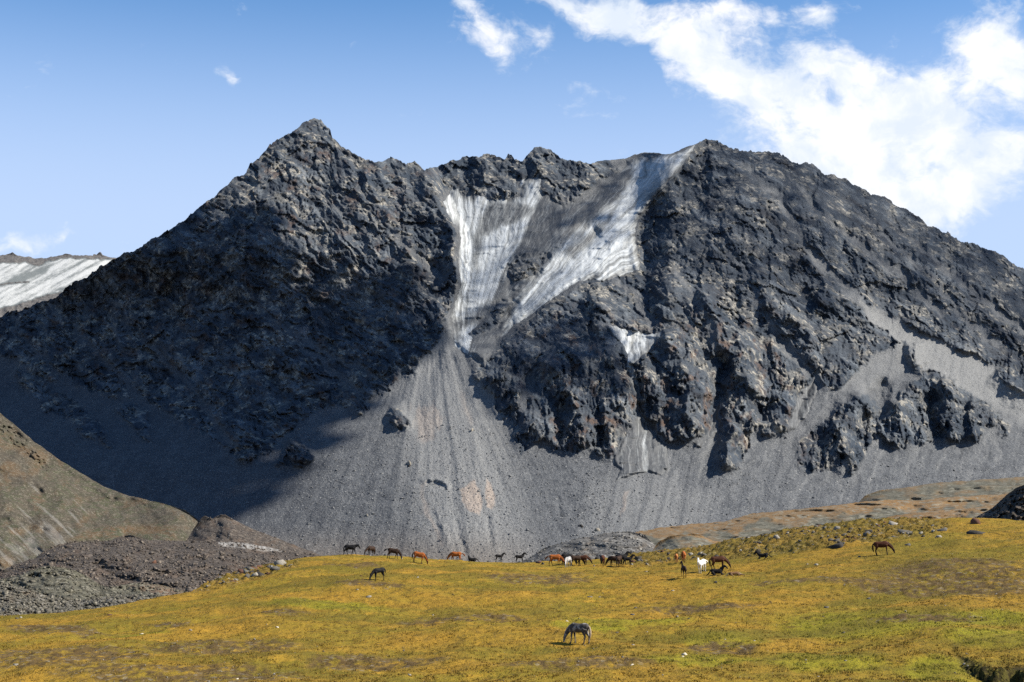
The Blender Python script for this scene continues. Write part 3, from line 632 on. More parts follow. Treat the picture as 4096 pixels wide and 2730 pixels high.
    hill_sheet('moraine', 'rounded grey green rubble mound at the left edge', [(-500,2380),(-100,2340),(0,2318),(86,2300),(138,2277),(190,2266),(241,2269),(300,2283),(356,2312),(402,2340),(436,2352),(480,2344),(517,2336),(574,2333),(660,2344),(746,2370),(800,2400),(900,2460)],
               2560, [(-500,430),(900,470)], [(-500,330),(900,330)], green,
               lambda X, Y: fbm(X/60, Y/28, 4, 121)*6+facets(X/10, Y/7, 122, 1.2, .6)*.9+fbm(X/14, Y/9, 3, 123)*1.1, 90, 5.0,
               lambda X, Y: {'pale': X*0, 'warm': sstep(poly_sdf(X, Y, [(520,2345),(600,2335),(680,2350),(780,2390),(800,2420),(640,2385)])+fbm(X/20, Y/14, 3, 124)*14, -10, 14)}, 1.3)
    hill_sheet('moraine', 'pale boulder field just beyond the left edge of the meadow', [(-500,2400),(0,2330),(60,2346),(140,2366),(200,2390),(300,2402),(380,2396),(450,2384),(560,2380),(700,2392),(800,2404),(900,2440)],
               2600, [(-500,300),(900,330)], [(-500,230),(900,240)], rubble_material('pale boulder field', (.048, .044, .036), (.100, .092, .074), (.22, .20, .165), (.10, .07, .045), 1.7, bumpd=.4),
               lambda X, Y: fbm(X/60, Y/26, 4, 131)*5+facets(X/12, Y/8, 132, 1.4, .8)*1.2+fbm(X/12, Y/8, 3, 133)*.7, 76, 5.0, none)
    # right: terraces between the scree and the meadow
    terr = rubble_material('terrace', (.066, .062, .046), (.105, .098, .072), (.17, .16, .125), (.170, .100, .042), .8, bumpd=.4)
    def caps(skyl, wdt, sc=1.0):
        def f(X, Y):
            dep = Y-curve(skyl, X)
            w = sstep(wdt*(.6+.7*fbm(X/120, Y*0, 3, 141))-dep+fbm(X/26, Y/8, 3, 142)*7, -6, 10)
            return {'pale': X*0, 'warm': np.clip(w*sc+.5*sstep(fbm(X/90, Y/22, 3, 143), -.1, .5), 0, 1)}
        return f
    s1 = [(3380,2050),(3430,2015),(3461,1982),(3512,1964),(3614,1952),(3716,1935),(3870,1924),(4096,1908),(4700,1870)]
    hill_sheet('terrace', 'grey green terrace below the scree on the right', s1, 2160, [(3380,1200),(4700,1250)], [(3380,960),(4700,960)], terr,
               lambda X, Y: fbm(X/120, Y/22, 4, 144)*12+fbm(X/22, Y/12, 3, 145)*1.4, 56, 6.0, caps(s1, 14, .5))
    s2 = [(2380,2200),(2450,2150),(2560,2125),(2640,2112),(2760,2098),(2900,2086),(2970,2066),(3002,2056),(3104,2046),(3206,2036),(3360,2020),(3461,2006),(3563,2000),(3660,2004),(3770,1992),(4096,1972),(4700,1950)]
    hill_sheet('terrace', 'long orange brown terrace running across below the scree', s2, 2240, [(2380,820),(4700,900)], [(2380,640),(4700,680)], terr,
               lambda X, Y: fbm(X/160, Y/26, 4, 146)*13+fbm(X/22, Y/12, 3, 147)*1.2, 80, 6.0, caps(s2, 70))
    s0 = [(1960,2290),(2050,2262),(2110,2236),(2180,2192),(2300,2156),(2420,2134),(2520,2126),(2580,2140),(2625,2185),(2660,2240)]
    hill_sheet('moraine', 'grey rubble hump behind the horses at the centre of the herd', s0, 2330, [(1960,600),(2660,600)], [(1960,480),(2660,480)], rubble_material('grey hump rubble', (.052, .050, .047), (.098, .094, .088), (.21, .20, .18), (.105, .082, .058), 1.0),
               lambda X, Y: fbm(X/90, Y/30, 4, 148)*8+facets(X/9, Y/7, 149, 1.2, .6)*1.1, 66, 5.0, none)
    s4 = [(2590,2240),(2609,2203),(2633,2170),(2674,2147),(2719,2139),(2779,2136),(2814,2145),(2853,2164),(2890,2168),(2930,2158),(2980,2178),(3020,2200)]
    hill_sheet('terrace', 'small grass capped mound right of the herd', s4, 2300, [(2590,560),(3020,560)], [(2590,460),(3020,460)], terr,
               lambda X, Y: fbm(X/60, Y/24, 4, 150)*5+fbm(X/14, Y/8, 3, 151)*1.2, 60, 4.0, caps(s4, 16))
    s3 = [(3330,2150),(3400,2112),(3487,2094),(3563,2066),(3665,2051),(3818,2038),(3971,2025),(4096,2015),(4700,1990)]
    hill_sheet('terrace', 'orange brown grassy rise just behind the rocky bank on the right', s3, 2240, [(3330,540),(4700,560)], [(3330,430),(4700,440)], terr,
               lambda X, Y: fbm(X/120, Y/22, 4, 152)*8+fbm(X/18, Y/9, 3, 153)*1.4, 56, 6.0, caps(s3, 60))
build_hills()

# ================================================================ MEADOW
MC = [(-900,2800,80),(0,2730,86),(1000,2730,84),(2048,2730,82),(3000,2730,80),(4096,2730,76),(5000,2730,74),(0,2600,105),(1000,2500,118),(2315,2577,100),(3000,2500,108),(4000,2420,105),
      (3532,2222,146),(4096,2088,172),(4096,2200,140),(3300,2190,165),(3300,2097,186),(2900,2238,172),(2900,2172,192),(2600,2216,198),(2700,2250,183),(2480,2267,180),(2734,2311,143),(2810,2290,157),(2100,2256,203),(1700,2236,206),(1420,2219,198),
      (1550,2235,190),(1640,2252,172),(1520,2323,142),(1150,2241,184),(900,2312,163),(780,2366,150),(400,2441,142),(0,2463,140),(-900,2540,140),(5000,2070,175),(2048,2380,133)]
CREST = [(-900,138),(0,138),(400,140),(780,148),(900,161),(1150,182),(1420,197),(1700,205),(2100,203),(2480,200),(2600,197),(2900,191),(3300,186),(3700,180),(4096,172),(5000,172)]
_mp = np.array([point(x, y, d) for x, y, d in MC])
def _tps(r2): return .5*r2*np.log(r2+1e-6)
def _fit():
    n = len(_mp); xy = _mp[:, :2]/50.0
    K = _tps(((xy[:, None]-xy[None])**2).sum(-1))+np.eye(n)*.02
    Q = np.concatenate([np.ones((n, 1)), xy], 1)
    A = np.block([[K, Q], [Q.T, np.zeros((3, 3))]])
    return xy, np.linalg.solve(A, np.concatenate([_mp[:, 2], np.zeros(3)]))
_xy, _wt = _fit()
BANK = [(3800,2590),(3830,2622),(3872,2648),(3925,2668),(3980,2680),(4100,2684),(4300,2690)]
def meadow_masks(X, Y):
    """ground cover by place, in the photograph's layout: rough bank, bare soil, lush grass"""
    wx = X+fbm(X/60, Y/22, 4, 201)*26; wy = Y+fbm(X/60, Y/22, 4, 202)*9
    rough = poly_sdf(wx, wy, [(2420,2262),(2560,2262),(2720,2248),(2900,2240),(3100,2222),(3300,2192),(3385,2180),(3537,2160),(3680,2144),(3840,2100),(3700,2060),(3000,2060),(2600,2160),(2420,2235)])
    rough = np.maximum(rough, poly_sdf(wx, wy, [(770,2375),(860,2352),(980,2330),(1080,2300),(1200,2275),(1180,2250),(1080,2240),(960,2270),(820,2330)]))
    bare = np.full(X.shape, -60., np.float32)
    for cx, cy, rx, ry in ((3800,2290,330,55),(3980,2350,260,50),(3620,2340,240,30),(120,2640,380,50),(380,2620,260,26),(900,2590,330,30),(600,2700,420,40),(1500,2640,300,30),(950,2700,300,40),
                           (2150,2310,230,22),(1480,2345,160,12),(1380,2270,150,8),(2880,2590,160,26),(2300,2660,330,30),(200,2520,260,12),(700,2490,120,9),(1850,2480,300,22),(2800,2440,260,16),(3250,2330,260,16),(3700,2480,240,16),(1150,2460,120,12)):
        q = 1-np.sqrt(((wx-cx)/rx)**2+((wy-cy)/ry)**2); bare = np.maximum(bare, q*40)
    lush = np.full(X.shape, -60., np.float32)
    for cx, cy, rx, ry in ((3950,2705,330,28),(3750,2660,180,40),(3500,2500,420,60),(2900,2560,200,26),(2800,2640,300,24),(1300,2420,300,20),(2500,2500,300,20),(4000,2560,260,40),(560,2530,120,14),(3300,2640,300,40),(3950,2480,200,30),(2350,2520,180,14)):
        q = 1-np.sqrt(((wx-cx)/rx)**2+((wy-cy)/ry)**2); lush = np.maximum(lush, q*40)
    return rough, bare, lush
def ground_z(x, y, fine=True):
    x = np.asarray(x, float); y = np.asarray(y, float)
    sh = x.shape; q = np.stack([x.ravel(), y.ravel()], -1)/50.0
    z = _wt[-3]+q@_wt[-2:]
    for i in range(len(_xy)):
        z = z+_wt[i]*_tps(((q-_xy[i])**2).sum(-1))
    z = z.reshape(sh)
    a = x/np.maximum(y, 1); Xc = 2048+a*F*math.cos(PITCH)*1.0
    dc = curve(CREST, Xc); b = np.clip(y-dc, 0, None)
    zp = z - np.minimum(b*b/70.0, .9*b)
    X, Y = pixel(np.stack([x, y, z], -1))
    bd, _ = seg_dist(X, Y, BANK); below = (Y > np.interp(X, [p[0] for p in BANK], [p[1] for p in BANK])) & (X > 3795)
    sd = np.where(below, bd, -bd)
    zp = zp - .85*sstep(sd+fbm(x*1.1, y*1.1, 3, 211)*20, -5, 5)*(1-sstep(sd, 30, 170))*sstep(X, 3790, 4010)*(1-sstep(X, 4300, 4600))
    und = fbm(x/13, y/17, 4, 212, .5)*.66*sstep(dc-y, -2, 14) + fbm(x/5.5, y/6.5, 3, 213)*.24
    if not fine: return zp+und
    rough, bare, lush = meadow_masks(X, Y)
    rg = sstep(rough, -6, 10); br = sstep(bare, -4, 10)
    hum = np.clip(fbm(x/.8, y/1.1, 3, 214), -.6, 1)*(.05+.30*rg+.06*br) + facets(x/.9, y/1.3, 215, 1.0, .6)*.16*rg
    bankw = sstep(sd, -26, -6)*(1-sstep(sd, 4, 22))*sstep(X, 3790, 3880)*(1-sstep(X, 4300, 4600))
    hum = hum + fbm(x/.6, y/.5, 3, 216)*.12*bankw
    return zp+und+hum+fbm(x/.23, y/.34, 2, 217)*.022, rg, br, sstep(lush, -6, 16), X, Y, bankw

def build_meadow():
    xs = np.concatenate([np.arange(-900, -30, 22), np.arange(-30, 4130, 5.0), np.arange(4130, 5000, 22)])
    a = (xs-2048)/(F*math.cos(PITCH))
    inv = np.concatenate([1/np.linspace(1/2.0, 1/70.0, 30, endpoint=False)[::1], []])
    rows = [2, 4, 7, 12, 20, 32, 46, 58, 66]
    d = 72.0
    while d < 215: rows.append(d); d += .0017*d+(.10 if d < 140 else .07)
    rows += [218, 224, 232, 244, 260, 290, 340]
    dd = np.array(rows)
    Xw = a[None]*dd[:, None]; Yw = np.broadcast_to(dd[:, None], Xw.shape)
    z, rg, br, lu, X, Y, bk = ground_z(Xw, Yw)
    V = np.stack([Xw, Yw, z], -1)
    m, T = material('meadow grass and soil'); p = T.pos()
    big = T.noise(p, .11, 5, .6); mid = T.noise(T.vmul(p, (1, .8, 1)), .55, 5, .65); fine = T.noise(p, 2.6, 4, .7); tiny = T.noise(p, 8.0, 3, .65)
    rg_, br_, lu_ = T.attr('rough'), T.attr('bare'), T.attr('lush')
    mott = T.noise(T.vmul(p, (1, .55, 1)), 1.15, 5, .7)
    g = T.mix(T.step(big, .36, .64), (.265, .152, .020), (.185, .134, .016))
    g = T.mix(T.math('MULTIPLY', T.step(mid, .52, .70), .7), g, (.375, .212, .026))
    g = T.mix(T.math('MULTIPLY', lu_, T.step(mid, .25, .75, .45, .8)), g, (.190, .188, .013))
    g = T.mix(T.math('MULTIPLY', T.step(mott, .50, .34), .75), g, (.095, .062, .013))
    roll = T.noise(T.vmul(p, (.045, .12, .1)), 1.0, 4, .6)
    g = T.mix(T.math('MULTIPLY', T.step(roll, .53, .38), .72), g, (.112, .090, .013))
    soil = T.mix(T.step(mid, .35, .65), (.070, .044, .016), (.115, .076, .030))
    g = T.mix(T.math('MULTIPLY', br_, T.step(mott, .64, .44)), g, soil)
    g = T.mix(T.math('MULTIPLY', rg_, .6), g, T.mix(T.step(fine, .4, .6), (.058, .048, .016), (.125, .092, .026)))
    g = T.mix(T.math('MULTIPLY', T.step(fine, .46, .34), .5), g, (.050, .036, .011))
    g = T.mix(T.math('MULTIPLY', T.step(fine, .60, .74), .5), g, (.34, .225, .045))
    g = T.mix(T.math('MULTIPLY', T.step(tiny, .44, .32), .3), g, (.040, .030, .010))
    pebb = T.voro(p, 3.2, 1); cs = T.n('ShaderNodeSeparateColor'); T.put(cs.inputs[0], pebb)
    pb = T.math('MULTIPLY', T.step(cs.outputs[0], .90, .97), T.math('MAXIMUM', T.math('MULTIPLY', br_, .5), T.math('MULTIPLY', rg_, .5)))
    g = T.mix(pb, g, (.20, .17, .12))
    g = T.mix(T.math('MULTIPLY', T.attr('bank'), T.step(mid, .3, .5, .75, 1.0)), g, T.mix(T.step(fine, .4, .62), (.030, .024, .010), (.080, .068, .016)))
    h = T.math('ADD', T.math('MULTIPLY', fine, .8), T.math('MULTIPLY', tiny, .4))
    T.surface(g, .95, .08, T.bump(h, .22, 1.0))
    o = mesh_obj('meadow', V, grid_faces(*V.shape[:2]), m, attrs={'rough': rg, 'bare': br, 'lush': lu, 'bank': np.clip(bk*1.2, 0, 1)})
    tag(o, 'rolling yellow green pasture sloping up to a low crest', kind='structure')
    px, py = pixel(V); vis = np.minimum.accumulate(py[9:], 0)[-1]
    for X0 in (0, 400, 780, 1040, 1420, 1800, 2300, 2600, 2900, 3200, 3500, 4090):
        k = np.argmin(abs(xs-X0)); print('crest', X0, int(vis[k]))
build_meadow()

def ground_hit(X, Y):
    """where the sight line through a photo point first meets the meadow"""
    d = np.linspace(66, 215, 900); a, t = ray(X, Y)
    z = ground_z(a*d, d, False); k = np.nonzero(z >= CZ+t*d)[0]
    d0 = d[k[0]] if len(k) else float(curve(CREST, np.array([X]))[0])
    return float(a*d0), float(d0)
def gz(x, y): return float(ground_z(np.array([[x]]), np.array([[y]]))[0][0, 0])

def build_knoll():
    m, T = material('dark knoll rock'); p = T.pos(); n = T.noise(p, .5, 5, .65); f = T.noise(p, 2.5, 4, .65)
    c = T.mix(T.step(n, .35, .65), (.040, .034, .028), (.085, .066, .050)); c = T.mix(T.step(f, .56, .7), c, (.16, .14, .11))
    T.surface(c, .92, .15, T.bump(T.math('ADD', n, f), .25, .9))
    o = hill_sheet('knoll', 'steep dark rocky knoll at the right edge beyond the meadow', [(3840,2112),(3872,2096),(3900,2072),(3930,2056),(3965,2036),(4000,2004),(4030,1978),(4060,1957),(4078,1946),(4096,1942),(4140,1925),(4300,1840),(4700,1760)],
               2150, [(3840,222),(3900,218),(4100,205),(4700,196)], [(3840,190),(4700,186)], m,
               lambda X, Y: fbm(X/40, Y/30, 4, 231)*1.6+facets(X/16, Y/13, 232, 1.4, .8)*1.0+facets(X/7, Y/6, 233, 1.4, .8)*.35, 70, 3.5, None, 1.0, 4.0, ((1, -.4), (6, -6), (20, -25)))
    return o
build_knoll()

# ================================================================ HORSES
def loft(rings, seg=10):
    """rings of (x, y, z, half height, half width) swept along their path; closed at both ends"""
    R_ = [np.array(r, float) for r in rings]; P = np.array([r[:3] for r in R_])
    V = []; n = len(P)
    th = np.arange(seg)*2*np.pi/seg
    for i in range(n):
        t = P[min(i+1, n-1)]-P[max(i-1, 0)]; t /= np.linalg.norm(t)+1e-9
        side = np.array([0, 1.0, 0]); side -= t*side.dot(t)
        if np.linalg.norm(side) < .2: side = np.array([1.0, 0, 0])-t*t[0]
        side /= np.linalg.norm(side); up = np.cross(t, side)
        V.append(P[i]+np.cos(th)[:, None]*side*R_[i][4]+np.sin(th)[:, None]*up*R_[i][3])
    V = np.concatenate(V); Fc = []
    for i in range(n-1):
        for k in range(seg):
            k2 = (k+1) % seg; a, b, c, d = i*seg+k, i*seg+k2, (i+1)*seg+k2, (i+1)*seg+k
            Fc += [(a, b, c), (a, c, d)]
    c0, c1 = len(V), len(V)+1; V = np.concatenate([V, P[:1], P[-1:]])
    for k in range(seg):
        k2 = (k+1) % seg; Fc += [(c0, k2, k), (c1, (n-1)*seg+k, (n-1)*seg+k2)]
    return V, Fc
def joined(lofts):
    V, Fc, o = [], [], 0
    for v, f in lofts: V.append(v); Fc += [tuple(np.array(q)+o) for q in f]; o += len(v)
    return np.concatenate(V), Fc
def fused(name, lofts, mat, voxel, smooth):
    """one continuous skin over all the limbs"""
    V, Fc = joined(lofts); o = mesh_obj(name, V, Fc, mat)
    r = o.modifiers.new('skin', 'REMESH'); r.mode = 'VOXEL'; r.voxel_size = voxel
    q = o.modifiers.new('smooth', 'SMOOTH'); q.factor = .5; q.iterations = smooth
    dg = bpy.context.evaluated_depsgraph_get(); me = bpy.data.meshes.new_from_object(o.evaluated_get(dg))
    bpy.data.objects.remove(o); me.name = name
    me.polygons.foreach_set('use_smooth', np.ones(len(me.polygons), bool))
    if not me.materials: me.materials.append(mat)
    return me
def limb(pts, ang, pivot, y):
    ca, sa = math.cos(ang), math.sin(ang); out = []
    for x, z, r in pts:
        dx, dz = x-pivot[0], z-pivot[1]
        out.append((pivot[0]+dx*ca+dz*sa, y, pivot[1]-dx*sa+dz*ca, r*1.12, r*.9))
    return out
FORE = [(.50,1.02,.14),(.50,.88,.105),(.505,.70,.078),(.51,.50,.060),(.505,.44,.052),(.512,.28,.038),(.52,.14,.046),(.545,.08,.042),(.558,.03,.058),(.562,.0,.062)]
HIND = [(-.50,1.08,.20),(-.44,.90,.165),(-.50,.74,.105),(-.58,.60,.072),(-.625,.52,.064),(-.615,.42,.050),(-.60,.28,.042),(-.592,.14,.050),(-.565,.08,.044),(-.55,.03,.060),(-.546,.0,.064)]
def horse_shape(pose, foal=False, fore=(0, 0), hind=(0, 0), turn=0.0, tail='hang'):
    """lofts for body, mane, tail; horse faces +X, feet at z=0"""
    L = []; lie = pose.startswith('lie')
    dz = -.70 if lie else 0.0
    th = .80 if foal else 1.0
    trunk = [(-.76,1.15,.10,.09),(-.66,1.17,.23,.19),(-.46,1.16,.29,.265),(-.20,1.10,.31,.275),(.08,1.07,.325,.285),(.32,1.09,.335,.26),(.50,1.12,.32,.21),(.66,1.09,.22,.16),(.76,1.06,.11,.09)]
    trunk = [(x*(.86 if foal else 1), 0, (z+.03*foal)+dz+(.30-rz*.9)*0, rz*th, ry*th*(1.1 if lie else 1)) for x, z, rz, ry in trunk]
    L.append(loft(trunk, 14))
    fx = .86 if foal else 1.0
    if pose == 'graze':
        neck = [(.46,1.16,.26,.15),(.66,1.06,.20,.115),(.86,.88,.165,.095),(1.02,.68,.135,.085),(1.10,.54,.115,.08)]
        head = [(1.07,.60,.09,.07),(1.13,.52,.125,.085),(1.185,.38,.118,.08),(1.225,.22,.082,.062),(1.25,.11,.070,.056),(1.262,.04,.045,.045)]
    elif pose in ('alert', 'lie_up'):
        neck = [(.46,1.14,.27,.15),(.62,1.30,.22,.12),(.76,1.48,.175,.10),(.87,1.64,.135,.085),(.92,1.70,.11,.08)]
        head = [(.86,1.72,.08,.07),(.95,1.70,.125,.085),(1.08,1.60,.118,.08),(1.22,1.47,.080,.062),(1.32,1.39,.068,.055),(1.36,1.355,.04,.04)]
    elif pose == 'low':
        neck = [(.46,1.15,.27,.15),(.66,1.22,.20,.12),(.88,1.28,.165,.10),(1.06,1.31,.135,.085),(1.14,1.30,.115,.08)]
        head = [(1.08,1.33,.08,.07),(1.16,1.28,.125,.085),(1.25,1.15,.118,.08),(1.34,.99,.080,.062),(1.39,.89,.068,.055),(1.41,.85,.04,.04)]
    else:   # lying flat
        neck = [(.46,1.08,.24,.15),(.66,.98,.19,.12),(.86,.88,.15,.10),(1.02,.82,.13,.085)]
        head = [(1.0,.84,.1,.07),(1.1,.80,.12,.085),(1.25,.77,.10,.08),(1.40,.74,.07,.06),(1.5,.73,.05,.045)]
    ct, st = math.cos(turn), math.sin(turn)
    def bend(p):   # turn neck and head sideways, more toward the nose
        out = []
        for x, z, a, b in p:
            k = min(max((x-.46)/.6, 0), 1); ang = turn*k; dx = x-.46
            out.append((.46+dx*math.cos(ang)-(1-fx)*.46, dx*math.sin(ang), z+dz, a*th**.5, b*th**.5))
        return out
    nk, hd = bend(neck), bend(head)
    L.append(loft(nk, 12)); L.append(loft(hd, 12))
    p0 = np.array(nk[-1][:3]); p1 = np.array(hd[1][:3]); nz = np.array(hd[-1][:3]); ax = (nz-p1)/np.linalg.norm(nz-p1)
    side = np.array([-math.sin(turn), math.cos(turn), 0]); up = np.cross(ax, side); up = up if up.dot(p1-np.array([.5, 0, 1.0+dz])) > 0 or pose in ('alert', 'low', 'lie_up') and up[2] > 0 else -up
    for sgn in (-1, 1):
        b = np.array(hd[0][:3])+side*.055*sgn-ax*.02
        tip = b-ax*.17+side*.03*sgn+up*.03
        L.append(loft([(*b, .045, .035), (*(b*.5+tip*.5), .038, .030), (*tip, .012, .012)], 6))
    if not lie:
        for (pts, piv, angs, w) in ((FORE, (.5, 1.0), fore, .145), (HIND, (-.48, 1.05), hind, .155)):
            for sgn, a in zip((-1, 1), angs):
                q = limb(pts, a, piv, sgn*w*(.85 if foal else 1))
                m = min(v[2] for v in q); q = [(x*fx, y, z-(m if z < .6 else m*max(0, (1.05-z)/.45)), rr*(.86 if foal else 1), rw*(.86 if foal else 1)) for x, y, z, rr, rw in q]
                L.append(loft(q, 9))
    else:
        for sgn in (-1, 1):
            L.append(loft([(.42,sgn*.20,.28,.11,.09),(.62,sgn*.26,.14,.075,.065),(.78,sgn*.24,.075,.05,.045),(.62,sgn*.30,.045,.038,.036),(.46,sgn*.31,.04,.045,.04)], 8))
            L.append(loft([(-.50,sgn*.20,.34,.20,.14),(-.30,sgn*.30,.20,.13,.10),(-.16,sgn*.34,.09,.07,.06),(-.42,sgn*.38,.06,.05,.045),(-.20,sgn*.42,.04,.036,.036),(-.06,sgn*.42,.035,.046,.04)], 8))
    # mane along the crest of the neck
    M = []
    for i, (x, y, z, a, b) in enumerate(nk):
        j = min(i+1, len(nk)-1); k = max(i-1, 0); tg = np.array(nk[j][:3])-np.array(nk[k][:3]); tg /= np.linalg.norm(tg)
        u = np.cross(tg, np.array([-math.sin(turn), math.cos(turn), 0])); u = u if u[2] > 0 or (pose == 'graze' and u[0] > 0) else -u
        c = np.array([x, y, z])+u*(a*.88); M.append((*c, .075 if 0 < i < len(nk)-1 else .03, .040))
    M.append((*(np.array(hd[1][:3])+np.array(u)*.10), .02, .03))
    mane = loft(M, 6)
    dock = np.array([-.74*fx, 0, 1.24*1+dz+.0])
    if tail == 'hang': tl = [(0,0,0,.05,.05),(-.08,0,-.08,.06,.06),(-.13,0,-.28,.075,.075),(-.14,.02,-.52,.085,.08),(-.12,.03,-.74,.06,.055),(-.11,.03,-.86,.02,.02)]
    elif tail == 'swish': tl = [(0,0,0,.05,.05),(-.12,0,.0,.06,.06),(-.26,.03,-.07,.08,.07),(-.40,.08,-.18,.10,.08),(-.52,.12,-.30,.08,.07),(-.60,.15,-.38,.02,.02)]
    elif tail == 'short': tl = [(0,0,0,.045,.045),(-.07,0,-.06,.055,.05),(-.10,0,-.22,.06,.055),(-.09,0,-.38,.045,.04),(-.08,0,-.44,.015,.015)]
    else: tl = [(0,0,0,.05,.05),(-.10,.0,-.16,.06,.06),(-.22,.02,-.34,.07,.07),(-.40,.06,-.48,.06,.08),(-.56,.08,-.52,.02,.03)]
    tl = loft([(*(dock+np.array(v[:3])), v[3], v[4]) for v in tl], 8)
    return L, mane, tl

def coat(name, body, points, belly=None, patch=None, rough=.55):
    m, T = material(name); o = T.obj(); sp = T.n('ShaderNodeSeparateXYZ'); T.put(sp.inputs[0], o)
    n = T.noise(o, 3.0, 4, .6); f = T.noise(T.vmul(o, (1, 1, 2.5)), 40.0, 2, .6)
    c = T.mix(T.step(n, .35, .65), tuple(v*.8 for v in body), tuple(v*1.12 for v in body))
    if belly: c = T.mix(T.step(sp.outputs[2], 1.08, .82), c, belly)
    if patch: c = T.mix(T.step(n, .52, .60), c, patch)
    c = T.mix(T.step(sp.outputs[2], .62, .42), c, points)
    c = T.mix(T.math('MULTIPLY', T.step(f, .4, .7), .25), c, tuple(v*.7 for v in body))
    T.surface(c, max(rough, .7), .12); return m

